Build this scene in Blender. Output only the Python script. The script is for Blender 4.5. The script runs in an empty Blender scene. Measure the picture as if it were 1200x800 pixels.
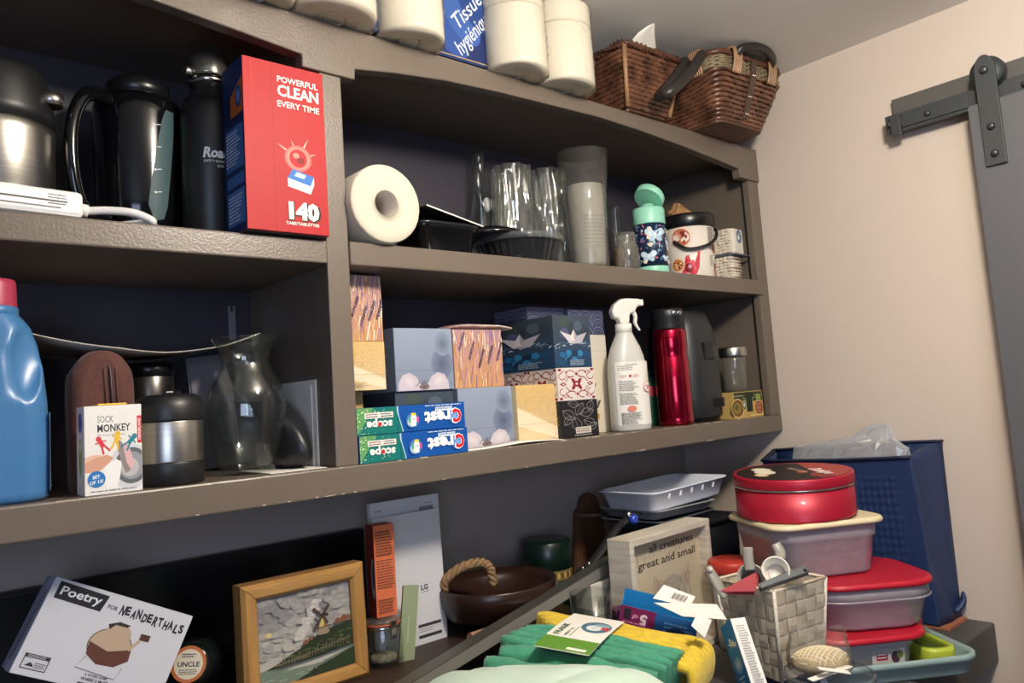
import bpy, math, random
from mathutils import Vector, Matrix, Euler
SC = bpy.context.scene
COL = SC.collection
random.seed(7)
PI = math.pi
# ------------------------------------------------------------------ camera
F, CX, CY, EYE = 900.0, 600.0, 380.0, 1.45          # focal length and principal point on the 1200x800 frame, eye height
def nrm(v): return Vector(v).normalized()
AX = nrm((1634-CX, 399-CY, F))                        # room x axis (along the shelves) in camera axes (right, down, forward)
AZ = AX.cross(nrm((-174-CX, 522-CY, F))).normalized()
AY = AZ.cross(AX)
cam_data = bpy.data.cameras.new('camera'); cam = bpy.data.objects.new('camera', cam_data); COL.objects.link(cam)
cam_data.sensor_width = 36.0; cam_data.lens = F/1200*36; cam_data.shift_y = -(400-CY)/1200; cam_data.clip_start = .02
RW = Matrix(((AX.x, -AX.y, -AX.z), (AY.x, -AY.y, -AY.z), (AZ.x, -AZ.y, -AZ.z)))   # blender camera axes (right, up, back) to room axes
cam.matrix_world = Matrix.Translation((0, 0, EYE)) @ RW.to_4x4()
SC.camera = cam
def P(px, py, X=None, Y=None, Z=None, D=None):
    """the room point where the sight line of a photo pixel meets a plane (or a distance along the view axis)"""
    c = Vector((px-CX, py-CY, F)); r = Vector((AX.dot(c), AY.dot(c), AZ.dot(c)))
    if D is not None: t = D/F
    elif X is not None: t = X/r.x
    elif Y is not None: t = Y/r.y
    else: t = (Z-EYE)/r.z
    return r*t + Vector((0, 0, EYE))
def DEPTH(p):
    q = Vector(p)-Vector((0, 0, EYE)); return q.x*AX.z+q.y*AY.z+q.z*AZ.z
# ------------------------------------------------------------------ light
def lin(c): return c/12.92 if c <= .04045 else ((c+.055)/1.055)**2.4
def rgb(h):
    if isinstance(h, str):
        h = h.lstrip('#'); return tuple(lin(int(h[i:i+2], 16)/255) for i in (0, 2, 4))
    return tuple(h)
world = bpy.data.worlds.new('world'); SC.world = world; world.use_nodes = True
bg = world.node_tree.nodes['Background']; bg.inputs[0].default_value = (.42, .55, 1.0, 1); bg.inputs[1].default_value = .085
def area(name, loc, target, size, power, color, shape='DISK'):
    l = bpy.data.lights.new(name, 'AREA'); l.shape = shape; l.size = size; l.energy = power; l.color = color
    o = bpy.data.objects.new(name, l); COL.objects.link(o); o.location = loc
    o.rotation_euler = (Vector(target)-Vector(loc)).to_track_quat('-Z', 'Y').to_euler(); return o
lamp = bpy.data.lights.new('ceiling_lamp', 'POINT'); lamp.energy = 46.0; lamp.color = (1.0, .90, .77); lamp.shadow_soft_size = .07
lamp_o = bpy.data.objects.new('ceiling_lamp', lamp); COL.objects.link(lamp_o); lamp_o.location = (.72, .10, 2.10)
area('hall_daylight', (-.9, -1.4, 1.5), (.9, 1.1, 1.3), 1.0, 19.0, (.62, .74, 1.0), 'SQUARE')
SC.view_settings.view_transform = 'Standard'; SC.view_settings.look = 'None'; SC.view_settings.exposure = 0.0; SC.view_settings.gamma = 1.0
SC.view_settings.use_curve_mapping = False
SC.cycles.max_bounces = 14; SC.cycles.transparent_max_bounces = 24; SC.cycles.caustics_refractive = False; SC.cycles.caustics_reflective = False
# ------------------------------------------------------------------ materials
_M = {}
def mat(name, col, rough=.5, metal=0.0, var=0.0, vscale=8, bump=0.0, bscale=60, stretch=None, coat=0.0, spec=.5, col2=None, sheen=0.0, sub=0.0):
    if name in _M: return _M[name]
    m = bpy.data.materials.new(name); m.use_nodes = True; nt = m.node_tree; b = nt.nodes['Principled BSDF']
    c = rgb(col); b.inputs['Roughness'].default_value = rough; b.inputs['Metallic'].default_value = metal
    b.inputs['Coat Weight'].default_value = coat; b.inputs['Specular IOR Level'].default_value = spec; b.inputs['Sheen Weight'].default_value = sheen
    if sub: b.inputs['Subsurface Weight'].default_value = sub; b.inputs['Subsurface Radius'].default_value = (.02, .02, .02)
    tc = nt.nodes.new('ShaderNodeTexCoord'); mp = nt.nodes.new('ShaderNodeMapping'); nt.links.new(tc.outputs['Object'], mp.inputs[0])
    if stretch: mp.inputs['Scale'].default_value = stretch
    n = nt.nodes.new('ShaderNodeTexNoise'); n.inputs['Scale'].default_value = vscale; n.inputs['Detail'].default_value = 4; nt.links.new(mp.outputs[0], n.inputs[0])
    r = nt.nodes.new('ShaderNodeValToRGB'); r.color_ramp.elements[0].position = .3; r.color_ramp.elements[1].position = .7
    c2 = rgb(col2) if col2 else tuple(max(0, x*(1-var)) for x in c)
    r.color_ramp.elements[0].color = (*c2, 1); r.color_ramp.elements[1].color = (*[min(1, x*(1+var*.5)) for x in c], 1)
    nt.links.new(n.outputs[0], r.inputs[0]); nt.links.new(r.outputs[0], b.inputs['Base Color'])
    if bump:
        n2 = nt.nodes.new('ShaderNodeTexNoise'); n2.inputs['Scale'].default_value = bscale; n2.inputs['Detail'].default_value = 2; nt.links.new(mp.outputs[0], n2.inputs[0])
        bp = nt.nodes.new('ShaderNodeBump'); bp.inputs['Strength'].default_value = bump; bp.inputs['Distance'].default_value = .002
        nt.links.new(n2.outputs[0], bp.inputs['Height']); nt.links.new(bp.outputs[0], b.inputs['Normal'])
    _M[name] = m; return m
def glass(name, tint='#ffffff', rough=0.0, ior=1.46):
    if name in _M: return _M[name]
    m = mat(name, tint, rough); b = m.node_tree.nodes['Principled BSDF']; b.inputs['Transmission Weight'].default_value = 1; b.inputs['IOR'].default_value = ior
    _M[name] = m; return m
def clear(name, tint='#ffffff', body=.10, bodycol='#dfe3e6', rough=.08, ior=1.45):
    """thin clear or milky plastic: sees through, with a fresnel sheen and a little body colour"""
    if name in _M: return _M[name]
    m = bpy.data.materials.new(name); m.use_nodes = True; nt = m.node_tree; nt.nodes.clear(); N = nt.nodes.new; L = nt.links.new
    out = N('ShaderNodeOutputMaterial'); tr = N('ShaderNodeBsdfTransparent'); tr.inputs[0].default_value = (*rgb(tint), 1)
    df = N('ShaderNodeBsdfTranslucent'); d2 = N('ShaderNodeBsdfDiffuse'); df.inputs[0].default_value = d2.inputs[0].default_value = (*rgb(bodycol), 1)
    mx0 = N('ShaderNodeMixShader'); mx0.inputs[0].default_value = .6; L(df.outputs[0], mx0.inputs[1]); L(d2.outputs[0], mx0.inputs[2])
    nz = N('ShaderNodeTexNoise'); nz.inputs['Scale'].default_value = 9; mr = N('ShaderNodeMapRange'); mr.inputs['To Min'].default_value = body*.8; mr.inputs['To Max'].default_value = min(1, body*1.2); L(nz.outputs[0], mr.inputs[0])
    mx1 = N('ShaderNodeMixShader'); L(mr.outputs[0], mx1.inputs[0]); L(tr.outputs[0], mx1.inputs[1]); L(mx0.outputs[0], mx1.inputs[2])
    gl = N('ShaderNodeBsdfGlossy'); gl.inputs['Roughness'].default_value = rough; lw = N('ShaderNodeLayerWeight'); lw.inputs[0].default_value = .5; pw_ = N('ShaderNodeMath'); pw_.operation = 'POWER'; L(lw.outputs['Facing'], pw_.inputs[0]); pw_.inputs[1].default_value = 4.0
    f0 = ((ior-1)/(ior+1))**2; fr = N('ShaderNodeMapRange'); L(pw_.outputs[0], fr.inputs[0]); fr.inputs['To Min'].default_value = f0; fr.inputs['To Max'].default_value = .9
    mx2 = N('ShaderNodeMixShader'); L(fr.outputs[0], mx2.inputs[0]); L(mx1.outputs[0], mx2.inputs[1]); L(gl.outputs[0], mx2.inputs[2]); L(mx2.outputs[0], out.inputs[0])
    _M[name] = m; return m
def wood(name, c1, c2, axis=0, rough=.45, scale=1.0, coat=.0):
    st = [30*scale]*3; st[axis] = 2*scale
    return mat(name, c1, rough, col2=c2, vscale=1.6, stretch=tuple(st), bump=.25, bscale=5, coat=coat)
def printmat(name, rough, spec=.5):
    m = bpy.data.materials.new(name); m.use_nodes = True; nt = m.node_tree; b = nt.nodes['Principled BSDF']; b.inputs['Roughness'].default_value = rough; b.inputs['Specular IOR Level'].default_value = spec
    a = nt.nodes.new('ShaderNodeAttribute'); a.attribute_name = 'Col'; nt.links.new(a.outputs['Color'], b.inputs['Base Color']); return m
PR_MATTE = printmat('printed_ink', .55); PR_GLOSS = printmat('glossy_ink', .5, .25)
# ------------------------------------------------------------------ things and meshes
_used_labels = set()
def tag(o, label, cat, group=None, kind=None):
    o['label'] = label; o['category'] = cat
    if group: o['group'] = group
    if kind: o['kind'] = kind
    return o
def thing(name, label, cat, loc=(0, 0, 0), rz=0.0, group=None, rot=None):
    o = bpy.data.objects.new(name, None); COL.objects.link(o); o.empty_display_size = .02
    o.location = loc; o.rotation_euler = rot if rot is not None else (0, 0, rz)
    return tag(o, label, cat, group)
def frame_thing(name, label, cat, TL, TR, BL, group=None):
    """a thing whose local x runs TL->TR, z runs BL->TL and y points away from the viewer; origin at BL. Returns (thing, width, height)"""
    u = (TR-TL); w = u.length; u.normalize(); v = TL-BL; v = v-u*v.dot(u); h = v.length; v.normalize(); y = v.cross(u)
    o = thing(name, label, cat, group=group); M = Matrix((u, y, v)).transposed().to_4x4(); M.translation = BL; o.matrix_world = M
    return o, w, h
class MB:
    def __init__(s): s.v = []; s.f = []; s.m = []; s.s = []
    def add(s, vs, fs, m=0, sm=False):
        b = len(s.v); s.v += [tuple(p) for p in vs]
        for f in fs: s.f.append(tuple(i+b for i in f)); s.m.append(m); s.s.append(sm)
        return s
    def box(s, x0, x1, y0, y1, z0, z1, m=0):
        v = [(x0, y0, z0), (x1, y0, z0), (x1, y1, z0), (x0, y1, z0), (x0, y0, z1), (x1, y0, z1), (x1, y1, z1), (x0, y1, z1)]
        return s.add(v, [(3, 2, 1, 0), (4, 5, 6, 7), (0, 1, 5, 4), (1, 2, 6, 5), (2, 3, 7, 6), (3, 0, 4, 7)], m)
    def loft(s, rings, m=0, sm=True, cap0=True, cap1=True, wrap=True):
        n = len(rings[0]); vs = [p for r in rings for p in r]; fs = []
        for i in range(len(rings)-1):
            for j in range(n if wrap else n-1):
                k = (j+1) % n; fs.append((i*n+j, i*n+k, (i+1)*n+k, (i+1)*n+j))
        b = len(s.v); s.add(vs, fs, m, sm)
        if cap0: s.f.append(tuple(b+j for j in range(n-1, -1, -1))); s.m.append(m); s.s.append(False)
        if cap1: s.f.append(tuple(b+(len(rings)-1)*n+j for j in range(n))); s.m.append(m); s.s.append(False)
        return s
    def lathe(s, prof, seg=32, c=(0, 0, 0), m=0, sm=True, sx=1, sy=1, cap=True):
        rings = [[(c[0]+r*sx*math.cos(2*PI*k/seg), c[1]+r*sy*math.sin(2*PI*k/seg), c[2]+z) for k in range(seg)] for r, z in prof]
        return s.loft(rings, m, sm, cap and prof[0][0] > 1e-6, cap and prof[-1][0] > 1e-6)
    def tube(s, pts, r, seg=8, m=0, cap=True, flat=1.0, up=None):
        pts = [Vector(p) for p in pts]; rs = r if isinstance(r, (list, tuple)) else [r]*len(pts); rings = []; ref = None
        for i, p in enumerate(pts):
            t = (pts[min(i+1, len(pts)-1)]-pts[max(i-1, 0)]).normalized()
            if ref is None:
                ref = Vector(up) if up else (Vector((0, 0, 1)) if abs(t.z) < .9 else Vector((1, 0, 0)))
            a = (ref-t*ref.dot(t)).normalized(); b = t.cross(a); ref = a
            rings.append([p+(a*math.cos(2*PI*k/seg)*flat+b*math.sin(2*PI*k/seg))*rs[i] for k in range(seg)])
        return s.loft(rings, m, True, cap, cap)
    def prism(s, poly, a0, a1, axis='y', m=0, sm=False):
        """poly of 2-D points extruded along an axis: 'y' -> (x,z), 'z' -> (x,y), 'x' -> (y,z)"""
        g = {'y': lambda p, a: (p[0], a, p[1]), 'z': lambda p, a: (p[0], p[1], a), 'x': lambda p, a: (a, p[0], p[1])}[axis]
        return s.loft([[g(p, a0) for p in poly], [g(p, a1) for p in poly]], m, sm)
    def sphere(s, c, r, seg=16, m=0, sz=1.0):
        n = seg//2
        return s.lathe([(max(1e-7, r*math.sin(PI*i/n)), -r*sz*math.cos(PI*i/n)) for i in range(n+1)], seg, c, m)
    def xf(s, M, start=0):
        s.v[start:] = [tuple(M @ Vector(p)) for p in s.v[start:]]; return s
    def build(s, name, mats, parent=None, bevel=0.0, solid=0.0, kind=None, label=None, sub=0):
        me = bpy.data.meshes.new(name); me.from_pydata(s.v, [], s.f)
        for mt in (mats if isinstance(mats, (list, tuple)) else [mats]): me.materials.append(mt)
        me.polygons.foreach_set('material_index', s.m); me.polygons.foreach_set('use_smooth', s.s); me.update()
        o = bpy.data.objects.new(name, me); COL.objects.link(o)
        if parent is not None: o.parent = parent
        if solid: md = o.modifiers.new('thick', 'SOLIDIFY'); md.thickness = solid; md.offset = -1
        if bevel:
            md = o.modifiers.new('bevel', 'BEVEL'); md.width = bevel; md.segments = 2; md.limit_method = 'ANGLE'; md.angle_limit = .7; md.harden_normals = False
        if sub: md = o.modifiers.new('sub', 'SUBSURF'); md.levels = md.render_levels = sub
        if kind: o['kind'] = kind
        if label: o['label'] = label
        return o
def rr(w, h, r, n=5, cx=0, cy=0):
    """rounded rectangle outline, counter-clockwise, centred"""
    pts = []
    for qx, qy, a0 in ((1, 1, 0), (-1, 1, 90), (-1, -1, 180), (1, -1, 270)):
        for k in range(n+1):
            a = math.radians(a0+90*k/n); pts.append((cx+qx*(w/2-r)+r*math.cos(a), cy+qy*(h/2-r)+r*math.sin(a)))
    return pts
def ring(poly, z): return [(p[0], p[1], z) for p in poly]
def smoothpath(pts, n=6):
    pts = [Vector(p) for p in pts]; out = []
    for i in range(len(pts)-1):
        p0, p1, p2, p3 = pts[max(i-1, 0)], pts[i], pts[i+1], pts[min(i+2, len(pts)-1)]
        for k in range(n):
            t = k/n; out.append(.5*((2*p1)+(p2-p0)*t+(2*p0-5*p1+4*p2-p3)*t*t+(3*p1-p0-3*p2+p3)*t**3))
    return out+[pts[-1]]
# ------------------------------------------------------------------ flat print (lettering, labels, pictures)
_T = {}
def text_geo(s, bold=0.0, shear=0.0):
    key = (s, bold, shear)
    if key not in _T:
        cu = bpy.data.curves.new('lettering', 'FONT'); cu.body = s; cu.size = 1; cu.shear = shear; cu.offset = bold; cu.resolution_u = 2; cu.fill_mode = 'FRONT'
        o = bpy.data.objects.new('lettering', cu); me = o.to_mesh()
        vs = [(v.co.x, v.co.y) for v in me.vertices]; fs = [tuple(p.vertices) for p in me.polygons]
        o.to_mesh_clear(); bpy.data.objects.remove(o); bpy.data.curves.remove(cu); _T[key] = (vs, fs)
    return _T[key]
class Pic:
    """coloured shapes in a (u, v) plane, each a hair above the one before it"""
    def __init__(s, step=1.6e-5, n0=2.5e-4): s.v = []; s.f = []; s.c = []; s.n = n0; s.step = step
    def add(s, pts, faces, col):
        b = len(s.v); s.n += s.step; s.v += [(p[0], p[1], s.n) for p in pts]
        cols = [rgb(c) for c in col] if isinstance(col, list) else None
        one = None if cols else rgb(col)
        for f in faces: s.f.append(tuple(i+b for i in f)); s.c.append([cols[i] for i in f] if cols else [one]*len(f))
    def poly(s, pts, col): s.add(pts, [tuple(range(len(pts)))], col)
    def rect(s, u0, v0, u1, v1, col, nx=1, ny=1, grad=None):
        """grad: (bottom colour, top colour)"""
        pts = [(u0+(u1-u0)*i/nx, v0+(v1-v0)*j/ny) for j in range(ny+1) for i in range(nx+1)]
        fs = [(j*(nx+1)+i, j*(nx+1)+i+1, (j+1)*(nx+1)+i+1, (j+1)*(nx+1)+i) for j in range(ny) for i in range(nx)]
        if grad:
            a, b = rgb(grad[0]), rgb(grad[1]); col = [tuple(a[q]+(b[q]-a[q])*j/ny for q in range(3)) for j in range(ny+1) for i in range(nx+1)]
        s.add(pts, fs, col)
    def ell(s, cu, cv, ru, rv, col, n=20, rot=0.0, rim=None):
        ca, sa = math.cos(rot), math.sin(rot)
        pts = [(cu, cv)]+[(cu+ru*math.cos(2*PI*k/n)*ca-rv*math.sin(2*PI*k/n)*sa, cv+ru*math.cos(2*PI*k/n)*sa+rv*math.sin(2*PI*k/n)*ca) for k in range(n)]
        if rim is not None: col = [rgb(col)]+[rgb(rim)]*n
        s.add(pts, [(0, 1+k, 1+(k+1) % n) for k in range(n)], col)
    def line(s, pts, w, col, closed=False):
        pts = list(pts); n = len(pts)
        if closed: pts = pts+[pts[0]]
        L, R = [], []
        for i, p in enumerate(pts):
            a = pts[max(i-1, 0)]; b = pts[min(i+1, len(pts)-1)]; d = Vector((b[0]-a[0], b[1]-a[1])); d = d.normalized() if d.length > 0 else Vector((1, 0)); k = w/2
            L.append((p[0]-d.y*k, p[1]+d.x*k)); R.append((p[0]+d.y*k, p[1]-d.x*k))
        m = len(pts); s.add(L+R, [(m+i, m+i+1, i+1, i) for i in range(m-1)], col)
    def arc(s, cu, cv, ru, rv, a0, a1, w, col, n=16):
        s.line([(cu+ru*math.cos(math.radians(a0+(a1-a0)*k/n)), cv+rv*math.sin(math.radians(a0+(a1-a0)*k/n))) for k in range(n+1)], w, col)
    def text(s, t, u, v, size, col, align='c', rot=0.0, shear=0.0, bold=0.0, width=None, sx=1.0):
        vs, fs = text_geo(t, bold, shear)
        if not vs: return
        x0, x1 = min(p[0] for p in vs), max(p[0] for p in vs)
        k = size*sx if width is None else width/(x1-x0); off = {'c': (x0+x1)/2, 'l': x0, 'r': x1}[align]; ca, sa = math.cos(rot), math.sin(rot)
        pts = [((p[0]-off)*k, p[1]*size) for p in vs]
        s.add([(u+a*ca-b*sa, v+a*sa+b*ca) for a, b in pts], fs, col)
    def lines(s, u0, v0, u1, v1, n, col, w=None, jag=.35):
        """n rows of small illegible print"""
        rnd = random.Random(int((u0+v0*3+v1*7)*1e5)); h = (v1-v0)/n
        for i in range(n):
            v = v1-h*(i+.5); u = u0; end = u1-(u1-u0)*rnd.random()*jag
            while u < end:
                l = min(end-u, (u1-u0)*(.06+.12*rnd.random())); s.rect(u, v-(w or h*.22), u+l, v+(w or h*.22), col); u += l+(u1-u0)*.025
    def build(s, name, parent, fn, gloss=False, label=None):
        me = bpy.data.meshes.new(name); me.from_pydata([tuple(fn(*p)) for p in s.v], [], s.f); me.materials.append(PR_GLOSS if gloss else PR_MATTE)
        a = me.color_attributes.new('Col', 'FLOAT_COLOR', 'CORNER'); flat = []
        for c in s.c:
            for x in c: flat += [x[0], x[1], x[2], 1.0]
        a.data.foreach_set('color', flat); me.update()
        o = bpy.data.objects.new(name, me); COL.objects.link(o); o.parent = parent
        if label: o['label'] = label
        return o
def FRONT(u, v, n): return (u, -n, v)
def LEFT(d): return lambda u, v, n: (-n, d-u, v)
def RIGHT(w): return lambda u, v, n: (w+n, u, v)
def TOP(h): return lambda u, v, n: (u, v, h+n)
def CYL(r, a0=0.0, cx=0.0, cy=0.0):
    """wrap: u along the arc, u=0 faces angle a0 (radians, -pi/2 is towards -y)"""
    def fn(u, v, n):
        rad = r(v) if callable(r) else r
        a = a0+u/rad; return (cx+(rad+n)*math.cos(a), cy+(rad+n)*math.sin(a), v)
    return fn
def fit(t, sx, sz): t.scale = (sx, sx, sz)
def carton(name, label, cat, loc, w, d, h, m, rz=0.0, group=None, bevel=.0012, part='box_body'):
    t = thing(name, label, cat, loc, rz, group); MB().box(0, w, 0, d, 0, h).build(part, m, t, bevel); return t
def lathe_part(name, prof, m, parent, seg=40, **k): return MB().lathe(prof, seg).build(name, m, parent, **k)
# ------------------------------------------------------------------ the room
ZL, ZM, ZT, ZC, ZK = 1.373, 1.700, 2.037, 2.203, .948     # lower shelf, middle shelf, cabinet top, ceiling, worktop
WX = 1.735
M_wall = mat('wall_paint', '#cfc1b4', .6, var=.03, vscale=3, bump=.05, bscale=250)
M_wallb = mat('back_wall_paint', '#a69a92', .6, var=.03, vscale=3, bump=.05, bscale=250)
M_ceil = mat('ceiling_paint', '#e4e2de', .75, var=.03, vscale=2, bump=.04, bscale=200)
M_cab = mat('taupe_cabinet_paint', '#6b6055', .34, var=.06, vscale=5, bump=.16, bscale=330)
M_floor = wood('floor_boards', '#b09c84', '#97826a', 0, .5, .3)
def struct(name, m, *boxes):
    b = MB()
    for q in boxes: b.box(*q)
    o = b.build(name, m); o['kind'] = 'structure'; return o
struct('floor', M_floor, (-1.6, 1.9, -2.2, 1.45, -.06, 0))
struct('wall_back', M_wallb, (-1.6, WX+.1, 1.30, 1.40, 0, ZC))
struct('wall_right', M_wall, (WX, WX+.1, -2.2, 1.30, 0, ZC))
struct('ceiling', M_ceil, (-1.6, WX+.1, -2.2, 1.40, ZC, ZC+.06))
# built-in cabinet
CL = -.16
cab = thing('wall_cabinet', 'taupe painted open wall cabinet with arched valance and four open compartments', 'cabinet', (0, 0, 0))
FY = 1.0
arch = [(CL, 1.962), (.10, 2.006), (.293, 1.996), (.374, 1.988), (.434, 1.982), (.501, 1.975), (.501, 1.956), (.588, 1.956), (.589, 1.973), (.66, 1.984), (.761, 1.995), (.88, 2.001), (1.002, 2.004), (1.145, 2.007), (1.278, 2.003), (1.427, 1.994), (1.55, 1.984), (1.646, 1.975), (1.648, 1.954), (1.733, 1.953), (1.733, ZT), (CL, ZT)]
MB().prism(arch, FY-.004, FY+.018).build('valance', M_cab, cab, .002)
MB().box(CL, 1.733, FY+.018, 1.299, ZT-.02, ZT).build('top_board', M_cab, cab)
MB().box(CL, 1.733, 1.285, 1.2995, ZL-.04, ZT-.02).build('back_panel', mat('dark_plum_grey_panel', '#3b3842', .5, var=.05), cab)
MB().box(CL, 1.733, FY, 1.285, ZL-.040, ZL).build('bottom_shelf', M_cab, cab, .0025)
MB().box(CL, .530, FY-.001, 1.285, ZM-.034, ZM).build('middle_shelf', M_cab, cab, .0025)
MB().box(.566, 1.706, FY-.003, 1.285, ZM-.034, ZM+.002).build('middle_shelf', M_cab, cab, .0025)
MB().box(.530, .566, FY+.001, 1.285, ZL, 1.957).build('divider', M_cab, cab, .0015)
MB().box(1.690, 1.733, FY+.001, FY+.020, ZL, 1.956).build('face_stile', M_cab, cab, .002)
MB().box(1.706, 1.733, FY+.020, 1.285, ZL, ZT-.02).build('side_panel', M_cab, cab)
MB().box(CL-.02, CL, FY, 1.299, ZL-.04, ZT).build('side_panel', M_cab, cab)
# pale worn paint along the shelf edges
chips = MB(); rnd = random.Random(3); M_chip = mat('bare_wood_chip', '#c9b8a0', .7)
for _ in range(46):
    x = CL+.2+rnd.random()*1.6; l = .004+.02*rnd.random()**3; zz = ZL-.0016 if rnd.random() < .7 else ZL-.0385
    chips.box(x, x+l, FY-.0003, FY+.0012, zz, zz+.0009+.0008*rnd.random())
chips.build('paint_chips', M_chip, cab, kind='stuff')
# worktop: deep counter along the wall with a step forward in the middle
M_ctr = mat('charcoal_worktop', '#4b4947', .5, var=.05, vscale=6, bump=.1, bscale=120)
wt = thing('worktop', 'charcoal painted worktop running under the wall cabinet to the right wall', 'worktop', (0, 0, 0))
MB().box(-.6, WX-.002, .585, 1.299, ZK-.072, ZK).build('counter_slab', M_ctr, wt, .003)
MB().box(-.1, 1.335, .24, .585, ZK-.072, ZK).build('counter_slab', M_ctr, wt, .003)
MB().box(-.58, WX-.004, .66, 1.29, .0, ZK-.072).build('base_panel', M_ctr, wt)
MB().box(-.08, 1.30, .30, .66, .0, ZK-.072).build('base_panel', M_ctr, wt)
# sliding barn door on the right wall
M_door = mat('slate_grey_door_paint', '#595a5e', .42, var=.05, vscale=5, bump=.08, bscale=150)
M_iron = mat('black_powder_coated_steel', '#36393b', .5, var=.08, vscale=60, bump=.08, bscale=400)
M_bolt = mat('dark_steel_bolt', '#4a4d50', .35, .6)
dr = MB().box(1.665, 1.700, -.45, .494, .012, 1.965).build('door_1', M_door, None, .002); dr['kind'] = 'structure'
MB().box(1.661, 1.665, .39, .494, .02, 1.962).build('door_stile', M_door, dr, .001)
hb = thing('header_board', 'charcoal wooden header board fixed to the right wall behind the door track', 'board', (WX-.018, 0, 1.97))
MB().box(0, .0175, -.6, .655, .0, .075).build('board', mat('charcoal_header_paint', '#56534f', .5, var=.05), hb, .0015)
tr = thing('door_track', 'black steel sliding door track bolted across the header board', 'track', (1.69, 0, 1.963))
MB().box(0, .008, -.6, .662, 0, .040).build('track_bar', M_iron, tr, .0008)
MB().box(-.012, .004, .628, .648, -.010, .034).build('end_stop', M_iron, tr, .001)
MB().box(-.004, .0, .5, .64, .006, .030).build('splice_plate', M_iron, tr, .001)
for yy in (.652, .575, .40):
    b = MB().lathe([(.0065, 0), (.0065, .004), (.004, .006), (.001, .0062)], 6); b.xf(Matrix.Translation((-.004, yy, .019)) @ Matrix.Rotation(-PI/2, 4, 'Y')); b.build('bolt', M_bolt, tr)
    MB().tube([(.008, yy, .019), (.029, yy, .019)], .008, 10).build('standoff', M_iron, tr)
hg = thing('door_hanger', 'black strap hanger with roller wheel carrying the grey door', 'hanger', (1.655, 0, 1.835))
hp = [(.4375, 0), (.4735, 0), (.4735, .188)] + [(.4555+.018*math.cos(a*PI/8), .188+.030*math.sin(a*PI/8)) for a in range(1, 8)] + [(.4375, .188)]
MB().prism(hp, -.001, .006, 'x').build('strap', M_iron, hg, .001)
w = MB().lathe([(.006, -.010), (.030, -.010), (.030, -.006), (.025, -.003), (.025, .003), (.030, .006), (.030, .010), (.006, .010)], 32); w.xf(Matrix.Translation((.022, .4555, .187)) @ Matrix.Rotation(PI/2, 4, 'Y')); w.build('roller_wheel', M_iron, hg)
MB().prism([(.444, .15), (.467, .15), (.467, .215), (.444, .215)], .036, .041, 'x').build('strap', M_iron, hg, .001)
for zz in (.022, .075, .187):
    b = MB().lathe([(.0075, 0), (.0075, .004), (.005, .0065), (.001, .0068)], 6 if zz < .1 else 16); b.xf(Matrix.Translation((-.001, .4555, zz)) @ Matrix.Rotation(-PI/2, 4, 'Y')); b.build('bolt', M_bolt, hg)
# ------------------------------------------------------------------ common materials
M_white = mat('white_paper', '#e9e5dc', .7, var=.03)
M_tp = mat('soft_white_tissue', '#d2cab6', .8, var=.03, bump=.25, bscale=90, vscale=20)
M_wrap = clear('clear_wrapping_film', '#ffffff', .10, '#f4f0e6', .12)
M_steel = mat('brushed_steel', '#b9b5ac', .32, 1.0, var=.1, stretch=(4, 4, 300), vscale=2)
M_chrome = mat('polished_steel', '#c9c9c6', .14, 1.0)
M_blackp = mat('black_plastic', '#131416', .3, var=.1)
M_blackm = mat('matte_black_paint', '#17181a', .42, var=.06)
M_rubber = mat('black_rubber', '#101112', .55)
M_black_gloss = mat('glossy_black_plastic', '#0b0c0e', .12)
M_glass = clear('clear_glass', '#f6f8f6', .014, '#e6e8e4', .03, 1.62)
M_clear = clear('clear_plastic', '#fbfbfb', .05)
M_milky = clear('milky_plastic', '#f2f2f2', .30, '#d9dcdd', .25)
M_card = mat('plain_cardboard', '#d8d2c6', .7, var=.03)
M_darkcard = mat('grey_card_edge', '#4a4340', .6)
def at_x(px, py, Y): return P(px, py, Y=Y).x
# ------------------------------------------------------------------ on top of the cabinet: tissue rolls in plastic wrap
def tissue_roll(parent, x, y, r, h0, z=0.0, tiers=2):
    for k in range(tiers):
        b = MB(); z0 = z+k*h0; rings = []; h = h0 if k == 0 else .158-h0
        for rad, zz in ((.33, .003), (.85, .0), (.97, .0015), (1, .005), (1.004, h*.3), (.998, h*.6), (1.0, h-.004), (.975, h-.0008), (.85, h), (.33, h-.003)):
            ringp = []
            for j in range(44):
                a = 2*PI*j/44; wv = 1+.010*math.sin(3*a+x*40)+.005*math.sin(11*a+zz*60+x*9)
                ringp.append((x+r*rad*wv*math.cos(a), y+r*rad*wv*math.sin(a), z0+zz+(.002*math.sin(2*a+x*9) if rad < .96 else 0)))
            rings.append(ringp)
        b.loft(rings).build('tissue_roll', M_tp, parent)
        MB().lathe([(.0185, .0), (.0185, .004), (.017, .004), (.017, .0)], 20, (x, y, z0+.002), cap=False).build('roll_core', M_tp, parent)
def film(parent, x0, x1, y0, y1, h):
    """loose clear film pulled round the rolls, with creases"""
    b = MB(); rings = []
    for i in range(15):
        z = h*i/14; pts = rr(x1-x0, y1-y0, min(x1-x0, y1-y0)*.49, 9, (x0+x1)/2, (y0+y1)/2)
        rings.append([(p[0]+.0016*math.sin(j*2.3+i*1.9), p[1]+.0016*math.cos(j*1.7+i*2.6), z-.001) for j, p in enumerate(pts)])
    rings.insert(0, [((p[0]-(x0+x1)/2)*.55+(x0+x1)/2, (p[1]-(y0+y1)/2)*.55+(y0+y1)/2, p[2]-.001) for p in rings[0]])
    b.loft(rings, 0, True, False, False).build('wrapping_film', M_wrap, parent)
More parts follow.
